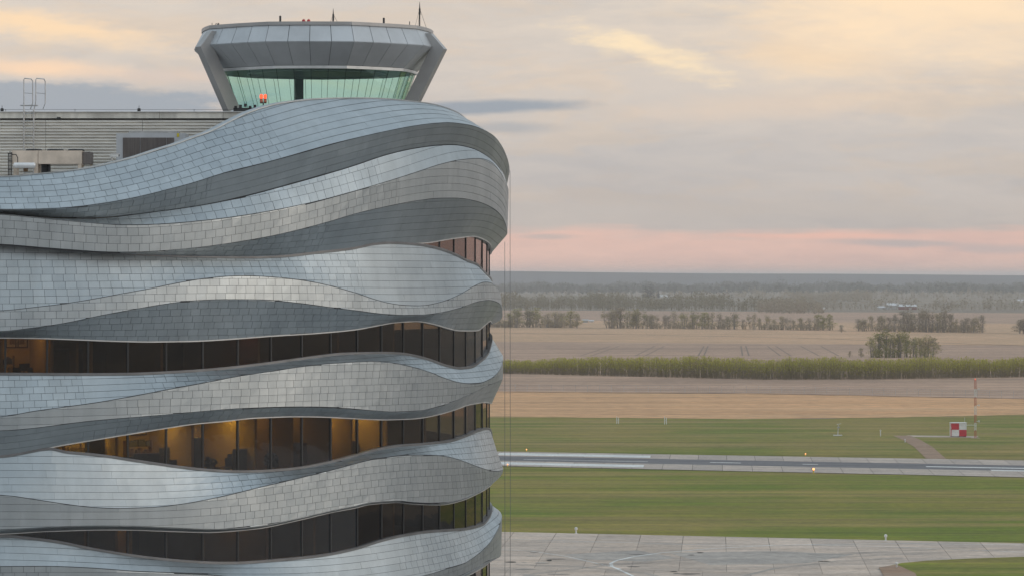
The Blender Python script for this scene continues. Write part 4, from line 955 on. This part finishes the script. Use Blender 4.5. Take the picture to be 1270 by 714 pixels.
# wall lamp and camera under the coping
t = thing('wall_lamp', at(73, 147, YW-.1), 'small dark floodlight under the coping of the ribbed wall', 'lamp'); MB().box((0, 0, 0), (.16, .12, .1)).obj('head', 'black_metal', t); MB().box((0, .08, .04), (.06, .1, .05)).obj('bracket', 'galv', t)

# ---- roof ladder with walk-through rails
t = thing('roof_ladder', at(35.5, 185, YW-.3), 'tall galvanised ladder with looped handrails against the ribbed wall', 'ladder'); s0 = YW-.3
def rel(px, py, y=0.0):
    v = at(px, py, s0)-at(35.5, 185, s0); return (v.x, y, v.z)
zb = -(at(35.5, 185, s0).z-31.3)
for px in (29.6, 41.8): MB().tube([(rel(px, 185)[0], 0, zb), rel(px, 136)], .034, 6).obj('rail', 'galv', t)
for py in np.arange(141, 236, 9.2): MB().tube([rel(29.6, py), rel(41.8, py)], .014, 5).obj('rung', 'galv', t)
for a, c, sgn in ((29.6, 39.4, 1), (44.4, 55, 1)):
    MB().tube([rel(a if a < 40 else 41.8, 137), rel(a if a < 40 else 43.6, 131), rel(a, 126), rel(a, 99), (rel(a, 97.5)[0]+.04, .0, rel(a, 97.5)[2]), (rel(c, 98)[0]-.05, .25, rel(c, 98)[2]), (rel(c, 101)[0], .3, rel(c, 101)[2]), (rel(c, 128)[0], .3, rel(c, 128)[2]), (rel(c-3, 135)[0], .35, rel(c-3, 135)[2])], .024, 6).obj('handrail', 'galv', t)
    MB().tube([rel(a, 115.5), (rel(c, 116)[0], .3, rel(c, 116)[2])], .016, 5).obj('mid_rail', 'galv', t)
MB().box((0, .2, rel(35, 131)[2]), (.75, .4, .04)).obj('platform', 'galv', t)

# ---- condenser unit
sc = 154.0/F; o = at(57, 217, 154); o.z = 31.3
t = thing('condenser_unit', o, 'cream rooftop condenser with three fans and a silver tank', 'hvac unit')
def cl(px, py, y=0.0): v = at(px, py, 154); return (v.x-o.x, y, v.z-o.z)
za, zc = cl(0, 187)[2], cl(0, 203.5)[2]; x0, xm, x1 = cl(14.5, 0)[0], cl(47.2, 0)[0], cl(101.5, 0)[0]
for a, c in ((x0, xm-.01), (xm+.01, x1)): MB().box(((a+c)/2, .55, (za+zc)/2), (c-a, 1.1, za-zc)).obj('casing', 'cream_metal', t)
MB().box((x1+.19, .62, (za+zc)/2-.02), (.36, .95, za-zc-.05)).obj('coil_section', 'coil', t)
for px in (40, 66.5, 92.5):
    c = cl(px, 186); MB().lathe([(.36, 0), (.36, .05), (.33, .075), (.30, .075), (.29, .02)], (c[0], .55, za+.004), 18).obj('fan_ring', 'black_metal', t)
for px, w in ((18, .1), (44.5, .17), (98.5, .15)):
    for y in (.08, 1.0): c = cl(px, 0); MB().box((c[0], y, zc/2), (w, .1, zc)).obj('leg', 'cream_metal', t)
c = cl(110, 0); MB().box((c[0], .9, zc/2), (.1, .1, zc)).obj('leg', 'cream_metal', t)
b = MB(); a, c = cl(17.5, 205.5), cl(45, 205.5)
b.tube([(a[0], -.2, a[2]), (a[0]+.05, -.2, a[2]), (c[0]-.05, -.2, c[2]), (c[0], -.2, c[2])], [.07, .125, .125, .07], 14); b.obj('tank', 'tank_metal', t)
b = MB()
for px, y0, y1 in ((10.6, 190, 219), (12.6, 188, 219), (14.6, 189, 219)): q0, q1 = cl(px, y0), cl(px, y1); b.tube([(q0[0], -.05, q0[2]), (q1[0], -.05, 0)], .022, 6)
for y in (191, 200, 211): q0, q1 = cl(10, y), cl(15.5, y); b.tube([(q0[0], -.05, q0[2]), (q1[0], -.05, q1[2])], .02, 6)
q = [cl(14, 192), cl(20, 192), cl(22, 196), cl(22, 203)]; b.tube([(v[0], .0, v[2]) for v in q], .018, 6); q = [cl(16, 196), cl(25, 196), cl(25.5, 203)]; b.tube([(v[0], .1, v[2]) for v in q], .014, 6); b.obj('pipework', 'black_metal', t)
for px, w, h in ((30, .16, .32), (54, .3, .38), (58.5, .14, .4)): c = cl(px, 0); MB().box((c[0], .5, zc-h/2-.01), (w, .3, h)).obj('compressor', 'black_metal' if px > 40 else 'wood', t)
# ---- chiller
o2 = at(187, 200, 154.5); o2.z = 31.3; t = thing('chiller_unit', o2, 'grey rooftop chiller with a dark coil face and yellow sticker', 'hvac unit')
def cl2(px, py): v = at(px, py, 154.5); return (v.x-o2.x, v.z-o2.z)
xa, zt = cl2(144.2, 165.5); xb = cl2(219.5, 0)[0]; xc = cl2(230, 0)[0]
MB().box(((xa+xc)/2, .85, zt/2), (xc-xa, 1.7, zt)).obj('casing', 'grey_unit', t)
for a, c in ((152.4, 173.6), (174.2, 206.5), (207, 216)):
    x0, x1 = cl2(a, 0)[0], cl2(c, 0)[0]; b = MB().box(((x0+x1)/2, -.012, zt*.48), (x1-x0, .03, zt*.9))
    for z in np.arange(.15, zt*.93, .05): b.box(((x0+x1)/2, -.034, z), (x1-x0-.02, .014, .018))
    b.obj('coil_face', 'coil', t)
for px in (165, 180, 196, 212): x = cl2(px, 0)[0]; MB().lathe([(.30, 0), (.30, .05), (.27, .09), (.22, .09)], (x, .8, zt+.002), 16).obj('fan_ring', 'galv', t)
MB().box((cl2(190, 0)[0], .8, zt+.05), (2.1, 1.2, .09)).obj('fan_deck', 'galv', t)
x, z = cl2(220.8, 167.8); MB().box((x, -.012, z), (.10, .02, .16)).obj('warning_sticker', 'yellow_paint', t)
# ---- security camera on a post
o3 = at(142, 205, 150.5); o3.z = 31.3; t = thing('security_camera', o3, 'white security camera on a short post in front of the chiller', 'camera'); zc3 = at(142, 194, 150.5).z-31.3
MB().tube([(-.1, 0, 0), (-.1, 0, zc3)], .03).obj('post', 'galv', t); MB().box((.0, -.02, zc3+.03), (.36, .14, .13)).obj('housing', 'white_paint', t); MB().box((.05, -.02, zc3+.11), (.34, .18, .02)).obj('hood', 'white_paint', t); MB().tube([(.18, -.02, zc3+.03), (.21, -.02, zc3+.03)], .045, 10).obj('lens', 'black_metal', t)
# ---- air terminals on the penthouse roof
for px, lab in ((2.6, 'dark stubby air terminal on the roof edge left of the ladder'), (172.4, 'dark stubby air terminal on the roof edge above the chiller')):
    p_ = at(px, 138, YW+.5); p_.z = ztop; t = thing('air_terminal', p_, lab, 'lightning rod', 'air terminals on the penthouse roof')
    MB().lathe([(.07, 0), (.075, .12), (.075, .2), (.04, .22)], seg=10).obj('base', 'black_metal', t); MB().tube([(0, 0, .2), (0, 0, .34)], .012).obj('rod', 'black_metal', t)

# ================================================================== CONTROL CAB
cabc = at(392.5, 0, 172.0); CBX, CBY = cabc.x, 172.0
def cz(py, Y): return H+(HZ-py)/F*Y
def ring_r(R, a):    # nine-sided, flattened facets of 40 degrees with one facing the eye
    q = (a+R_(20)) % R_(40)-R_(20); return R*(.965*math.cos(R_(20))/math.cos(q)*.6/.965+.4)*1.02
def cp(a, R, z): r = ring_r(R, a); return (CBX+r*math.sin(a), CBY-r*math.cos(a), z)
PR = [(5.55, 39.62), (5.98, 38.80), (4.84, 37.74), (4.74, 37.58), (3.92, 35.35)]
cab = MB()
NA = 36
for i in range(NA):
    a, c = R_(i*10), R_((i+1)*10)
    for (r0, z0), (r1, z1) in zip(PR[:2], PR[1:3]): cab.quad([cp(a, r1-.03, z1), cp(c, r1-.03, z1), cp(c, r0-.03, z0), cp(a, r0-.03, z0)])
cab = cab.obj('control_cab', 'cab_dark', tower, center=True)
def thickpanel(name, pts, m, par, ins=.019, th=.03, tone=.5):
    P = [Vector(q) for q in pts]; ctr = sum(P, Vector())/4; P = [q+(ctr-q).normalized()*ins for q in P]; nrm = (P[1]-P[0]).cross(P[3]-P[0]).normalized()
    if nrm.dot(ctr-Vector((CBX, CBY, ctr.z))) < 0: nrm = -nrm
    b = MB(); b.quad(P, tone); Q = [q-nrm*th for q in P]; b.quad([Q[3], Q[2], Q[1], Q[0]], tone)
    for i in range(4): b.quad([Q[i], Q[(i+1) % 4], P[(i+1) % 4], P[i]], tone)
    return b.obj(name, m, par, center=True)
for i in range(NA):
    a, c = R_(i*10), R_((i+1)*10); tn = lambda: float(np.clip(.5+rng.normal(0, .07), .2, .9))
    thickpanel('upper_panel', [cp(a, 5.98, 38.80), cp(c, 5.98, 38.80), cp(c, 5.55, 39.62), cp(a, 5.55, 39.62)], 'cab_panel', cab, tone=tn())
    thickpanel('lower_panel', [cp(a, 4.84, 37.74), cp(c, 4.84, 37.74), cp(c, 5.98, 38.79), cp(a, 5.98, 38.79)], 'cab_panel', cab, tone=tn())
    thickpanel('window_pane', [cp(a, 3.92, 35.35), cp(c, 3.92, 35.35), cp(c, 4.72, 37.60), cp(a, 4.72, 37.60)], 'cab_glass', cab, ins=.012, th=.015)
for i in range(NA):
    a = R_(i*10); MB().tube([cp(a, 3.94, 35.35), cp(a, 4.74, 37.60)], .010, 5).obj('window_joint', 'mullion', cab, center=True)
def ringbar(name, R, z0, z1, w, m, par):
    b = MB()
    for i in range(NA+1):
        a = R_(i*10)
        for r, z in ((R-w, z0), (R, z0), (R, z1), (R-w, z1)): b.v.append(cp(a, r, z))
    for i in range(NA):
        for j in range(4): b.f.append((i*4+j, (i+1)*4+j, (i+1)*4+(j+1) % 4, i*4+(j+1) % 4)); b.tone.append(.5)
    return b.obj(name, m, par, center=True)
ringbar('roof_edge', 5.62, 39.60, 39.76, .5, 'cab_column', cab)
ringbar('lower_trim', 4.86, 37.60, 37.735, .12, 'cab_trim', cab)
ringbar('sill_ring', 4.0, 35.15, 35.36, .25, 'cab_column', cab)
def fulldisc(name, R, z0, z1, m, par):
    b = MB(); 
    for z in (z0, z1): b.v += [cp(R_(i*10), R, z) for i in range(NA)]
    b.f = [tuple(reversed(range(NA))), tuple(range(NA, 2*NA))]+[(i, (i+1) % NA, NA+(i+1) % NA, NA+i) for i in range(NA)]; b.tone = [.5]*len(b.f); b.obj(name, m, par, center=True)
fulldisc('roof', 5.2, 39.55, 39.70, 'roof_membrane', cab); fulldisc('cab_ceiling', 4.70, 37.62, 37.72, 'cab_dark', cab); fulldisc('cab_floor', 4.0, 34.9, 35.12, 'carpet', cab)
ringbar('cab_base', 3.95, 33.5, 35.16, .2, 'cab_column', cab)
# desks inside and ceiling ring light track
ringbar('console', 3.3, 35.12, 35.5, .6, 'cab_dark', cab); ringbar('ceiling_track', 3.4, 37.56, 37.61, .05, 'cab_column', cab)
def column(az, po, w=.55, dep=.7):
    a = R_(az); er = Vector((math.sin(a), -math.cos(a), 0)); et = Vector((math.cos(a), math.sin(a), 0)); c0 = Vector((CBX, CBY, 0)); b = MB()
    prof = [(ring_r(5.58, a)+po*.55, 39.46), (ring_r(5.98, a)+po, 38.70), (ring_r(4.05, a)+.10+po*.1, 34.2)]
    for r, z in prof:
        for s_, dd in ((-1, 0), (1, 0), (1, -dep), (-1, -dep)): b.v.append(tuple(c0+er*(r+dd)+et*(s_*w/2)+Vector((0, 0, z))))
    for i in range(2):
        for j in range(4): b.f.append((i*4+j, i*4+(j+1) % 4, (i+1)*4+(j+1) % 4, (i+1)*4+j)); b.tone.append(.5)
    b.f += [(3, 2, 1, 0), (8, 9, 10, 11)]; b.tone += [.5]*2
    b.obj('column', 'cab_column', cab, center=True)
column(-57, .45); column(75, .62); 
a = R_(196); b = MB()      # slim inner post at the back
b.box((CBX+3.95*math.sin(a), CBY-3.95*math.cos(a), 36.4), (.42, .3, 2.5), a); b.obj('rear_column', 'cab_dark', cab, center=True)
# ---- aerials and lights on the cab roof
def roof_pt(px, Y=170.0): v = at(px, 30, Y); return Vector((v.x, Y, 39.70))
def ztop_at(py, Y): return H+(HZ-py)/F*Y-39.70
for px, py, Y, r, lab in ((347.6, 20.0, 170, .05, 'short thick aerial left of the red lights on the cab roof'), (476.0, 22.5, 170, .05, 'short thick aerial between the two guyed masts on the cab roof'), (508, 27, 171, .02, 'thin short whip aerial left of the tall mast on the cab roof'), (263, 29, 171, .015, 'thin whip aerial at the far left of the cab roof')):
    t = thing('aerial', roof_pt(px, Y), lab, 'antenna', 'aerials on the control cab roof'); MB().tube([(0, 0, 0), (0, 0, ztop_at(py, Y))], r, 8).obj('rod', 'black_metal', t); MB().lathe([(r+.05, 0), (r+.05, .05), (r, .08)], seg=8).obj('base', 'galv', t)
def mast(px, pytop, Y, gtop, label, coil):
    t = thing('guyed_mast', roof_pt(px, Y), label, 'antenna', 'guyed masts on the control cab roof'); h = ztop_at(pytop, Y); g_ = ztop_at(gtop, Y)
    MB().tube([(0, 0, 0), (0, 0, g_), (0, 0, h)], [.03, .03, .008], 7).obj('pole', 'black_metal', t)
    MB().tube([(0, 0, g_), (0, 0, coil*.5+g_*.55)], .045, 8).obj('sleeve', 'black_metal', t)
    for q in range(3):
        a = q*2.094+.3; MB().tube([(0, 0, g_), (.36*math.cos(a), .36*math.sin(a), 0)], .008, 4).obj('guy', 'black_metal', t)
mast(413.3, 11, 170, 18, 'slender guyed mast near the middle of the cab roof', .0); mast(520.5, 2.5, 171, 11, 'tallest guyed mast at the right of the cab roof', .3)
t = thing('roof_bracket', roof_pt(271, 171), 'small post with a side bracket at the left of the cab roof', 'bracket'); MB().tube([(0, 0, 0), (0, 0, .3)], .04).obj('post', 'black_metal', t); MB().tube([(0, 0, .22), (-.12, 0, .28), (-.15, 0, .2)], .02).obj('arm', 'black_metal', t)
for px, lab in ((376.6, 'small red warning light, left of the pair on the cab roof'), (382.8, 'small red warning light, right of the pair on the cab roof')):
    t = thing('warning_light', roof_pt(px, 168.5), lab, 'light', 'red warning lights on the cab roof'); MB().lathe([(.05, 0), (.05, .1), (.08, .11), (.08, .15)], seg=10).obj('stem', 'galv', t); MB().lathe([(.07, .15), (.085, .2), (.075, .27), (.03, .31)], seg=10).obj('lens', 'beacon_dark_red', t)
# ---- orange obstruction lamps beside the left column
p_ = at(326.5, 127, 162.5); p_.z = ztop+.045; t = thing('obstruction_light', p_, 'twin glowing orange obstruction lamps below the cab glass', 'light'); zz = at(0, 128, 162.5).z-p_.z
MB().tube([(0, 0, 0), (0, 0, zz)], .03).obj('post', 'black_metal', t); MB().box((0, 0, zz), (.3, .06, .04)).obj('crossbar', 'black_metal', t)
for x in (-.09, .09):
    MB().lathe([(.06, 0), (.075, .05), (.06, .18)], (x, 0, zz+.02), 10).obj('body', 'orange_paint', t); MB().lathe([(.055, .18), (.075, .24), (.07, .34), (.03, .38)], (x, 0, zz+.02), 10).obj('lens', 'lamp_lens' if False else 'beacon_red', t)
p_ = at(306, 132, 163); p_.z = ztop+.045; t = thing('cable_box', p_, 'dark equipment boxes at the foot of the left cab column', 'box'); MB().box((0, 0, .2), (1.2, .3, .4)).obj('cabinet', 'black_metal', t)
b = MB()
for i in range(5): b.box((-.5+i*.22, -.05, .42+.05*(i % 3)), (.12, .2, .14))
b.obj('conduits', 'black_metal', t)
p_ = at(291, 135, 164); p_.z = ztop+.045; t = thing('vent_pipe', p_, 'small pale vent at the foot of the left cab column', 'vent'); MB().lathe([(.12, 0), (.12, .22), (.2, .25), (.17, .33), (.05, .36)], seg=10).obj('cowl', 'galv', t)

# ---- two ropes hanging down past the right edge
for px, ytop, lab in ((626.0, 300, 'thin rope hanging down the tower edge, nearer to the wall'), (632.6, 212, 'thin rope hanging down the tower edge, farther from the wall')):
    Y = 172.5; a = at(px, ytop, Y); t = thing('rope', (a.x, Y, 0), lab, 'rope', 'ropes hanging beside the tower'); MB().tube([(0, 0, 0), (.01, 0, a.z*.5), (0, 0, a.z)], .011, 5).obj('line', 'rope', t)

# ================================================================== AIRFIELD THINGS
o = G(1189.5, 541.5); sc = o.y/F
t = thing('antenna_shelter', o, 'red and white chequered equipment shelter on the grass beside the mast', 'shelter'); w, h = 18.6*sc, 16.2*sc
MB().box((0, 1.2, h/2+.15), (w, 2.4, h)).obj('wall', 'white_paint', t)
for i, (sx_, sz_, m) in enumerate(((-1, 1, 'red_paint'), (1, 1, 'white_paint'), (-1, -1, 'white_paint'), (1, -1, 'red_paint'))): MB().box((sx_*w/4, -.02, h/2+.15+sz_*h/4), (w/2-.02, .03, h/2-.02)).obj('panel', m, t)
for sy, m in ((.6, 'red_paint'), (1.8, 'white_paint')): MB().box((-w/2-.015, sy, h/2+.15), (.03, 1.18, h-.02)).obj('panel', m, t)
MB().box((0, 1.2, h+.19), (w+.16, 2.6, .08)).obj('roof', 'white_paint', t)
b = MB()
for x in (-w/2+.2, 0, w/2-.2): b.box((x, 1.2, .075), (.2, 2.3, .15))
b.obj('skid', 'black_metal', t); MB().tube([(w/2-.3, .3, h+.2), (w/2-.3, .3, h+1.1)], .025).obj('whip_aerial', 'white_paint', t); MB().box((-w/2-.12, .4, h*.7), (.2, .3, .35)).obj('air_conditioner', 'white_paint', t)
o = G(1209.6, 543); sc = o.y/F; t = thing('antenna_mast', o, 'tall red and white lattice antenna mast at the right', 'mast'); hm = 72.5*sc; wd = .21
lv = [0, .135, .265, .40, .55, .70, .84, 1.0]
legs = [(wd*math.cos(a), wd*math.sin(a)) for a in (R_(90), R_(210), R_(330))]
for i in range(7):
    z0, z1 = hm*lv[i], hm*lv[i+1]; b = MB(); n_ = 3
    for x, y in legs: b.tube([(x, y, z0), (x, y, z1)], .026, 5)
    for q in range(n_):
        za, zb_ = z0+(z1-z0)*q/n_, z0+(z1-z0)*(q+1)/n_
        for s_ in range(3):
            p0, p1 = legs[s_], legs[(s_+1) % 3]; b.tube([(*p0, za), (*p1, zb_)], .02, 4); b.tube([(*p0, zb_), (*p1, zb_)], .018, 4)
    b.obj('lattice_section', 'orange_paint' if i % 2 == 0 else 'white_paint', t)
for py in (482, 502, 521.8):
    z = (543-py)*sc; MB().box((.42, -.05, z), (.7, .08, .06)).box((.62, -.12, z), (.12, .35, .3)).obj('antenna_element', 'white_paint', t)
MB().box((-.85, 0, (543-526.5)*sc), (1.3, .14, .08)).obj('cable_bridge', 'white_paint', t); MB().lathe([(.06, 0), (.08, .08), (.05, .2)], (0, 0, hm), 8).obj('top_lamp', 'beacon_red', t); MB().box((0, 0, .03), (1.3, 1.3, .14)).obj('base', 'm_concrete', t)
def post_pair(px, py, hpx, label):
    o = G(px, py); t = thing('marker_post', o, label, 'post', 'white marker posts'); hh = hpx/F*o.y
    for x in (-.17, .17): MB().tube([(x, 0, 0), (x, 0, hh*(1 if x < 0 else .86))], .075, 7).obj('post', 'white_paint', t)
    MB().box((0, 0, hh*.5), (.3, .05, .12)).obj('brace', 'galv', t)
post_pair(766, 525, 9, 'white twin marker post in the far grass, left of two'); post_pair(825.4, 525.8, 9.8, 'white twin marker post in the far grass, right of two')
o = G(1039, 540); t = thing('wind_sensor', o, 'small instrument on a thin mast over a white base plate in the far grass', 'instrument'); MB().box((0, 0, .12), (1.5, 1.0, .12)).obj('base_plate', 'white_paint', t); MB().tube([(0, 0, .1), (.15, 0, 2.1)], [.09, .05], 6).obj('mast', 'galv', t); MB().box((.15, 0, 1.5), (.5, .25, .2)).obj('sensor', 'galv', t); MB().tube([(-.15, 0, 2.0), (.55, 0, 2.15)], .04).obj('arm', 'white_paint', t)
o = G(1092, 540.5); t = thing('marker_post', o, 'single white post in the far grass left of the dirt track', 'post', 'white marker posts'); MB().tube([(0, 0, 0), (0, 0, 1.15)], .08, 7).obj('post', 'white_paint', t); MB().box((0, 0, 1.0), (.24, .12, .2)).obj('plate', 'white_paint', t)
def fieldlight(px, py, label, lit=True, s_=.7):
    o = G(px, py); t = thing('runway_light', o+Vector((0, 0, .05)), label, 'light', 'runway and taxiway lights'); MB().lathe([(.14*s_, 0), (.14*s_, .05), (.06*s_, .08), (.06*s_, .32*s_)], seg=8).obj('stem', 'yellow_paint' if lit else 'white_paint', t); MB().lathe([(.10*s_, .32*s_), (.13*s_, .38*s_), (.12*s_, .5*s_), (.04*s_, .56*s_)], seg=8).obj('lens', 'lamp_lens' if lit else 'white_paint', t)
fieldlight(653, 559.5, 'lit edge light on the far side of the runway near the tower'); fieldlight(629.5, 578.3, 'lit edge light on the near side of the runway next to the tower'); fieldlight(999, 565, 'lit edge light on the far side of the runway right of centre'); fieldlight(1009, 586.5, 'lit edge light on the near side of the runway right of centre', True, 1.3)
fieldlight(1122.5, 548, 'small white light at the bend of the dirt track', False, .9); fieldlight(714.5, 662, 'white taxiway light at the grass edge near the tower', False, 1.3); fieldlight(1098.5, 671, 'white taxiway light at the grass edge to the right', False, 1.3); fieldlight(1112, 704.8, 'white taxiway light at the grass corner lower right', False, 1.1)
# ---- perimeter fence along the tilled field
fo = G(900, 486); t = thing('perimeter_fence', fo, 'low wire perimeter fence along the edge of the tilled field', 'fence'); P = [q for q in edge([(560, 484), (950, 487), (1270, 493.3)])]
L = np.cumsum([0]+[(P[i+1]-P[i]).length for i in range(len(P)-1)]); post = MB().tube([(0, 0, 0), (0, 0, 1.7)], .04, 5).mesh('post', 'galv'); wb_ = MB(); pp = []
for s_ in np.arange(0, L[-1], 3.0):
    x, y = np.interp(s_, L, [q.x for q in P]), np.interp(s_, L, [q.y for q in P]); q = bpy.data.objects.new('post', post); COL.objects.link(q); q.parent = t; q.location = (x-fo.x, y-fo.y, 0); pp.append((x, y))
for (xa, ya), (xb, yb) in zip(pp[:-1], pp[1:]):
    for z in (.2, .7, 1.2, 1.65): wb_.tube([(xa, ya, z), (xb, yb, z)], .012, 3, cap=False)
    for f in np.linspace(0, 1, 7)[:-1]: x, y = xa+(xb-xa)*f, ya+(yb-ya)*f; wb_.tube([(x, y, .1), (x, y, 1.65)], .008, 3, cap=False)
tag(wb_.obj('wire_mesh', 'galv', t, center=True), kind='stuff')

# ================================================================== AIR
hz_ = MB().box((0, 7000, 24.0), (29000, 28800, 50.0)).obj('haze', 'white_paint'); tag(hz_, kind='stuff'); hz_.data.materials.clear()
hm_ = bpy.data.materials.new('haze_air'); hm_.use_nodes = True; q = NT(hm_.node_tree); q.n.clear(); pv = q.new('ShaderNodeVolumePrincipled')
pv.inputs['Color'].default_value = (.90, .88, .88, 1); pv.inputs['Density'].default_value = 1.0e-4; pv.inputs['Anisotropy'].default_value = 0.0
oo = q.new('ShaderNodeOutputMaterial'); q.l.new(pv.outputs[0], oo.inputs['Volume']); hz_.data.materials.append(hm_)
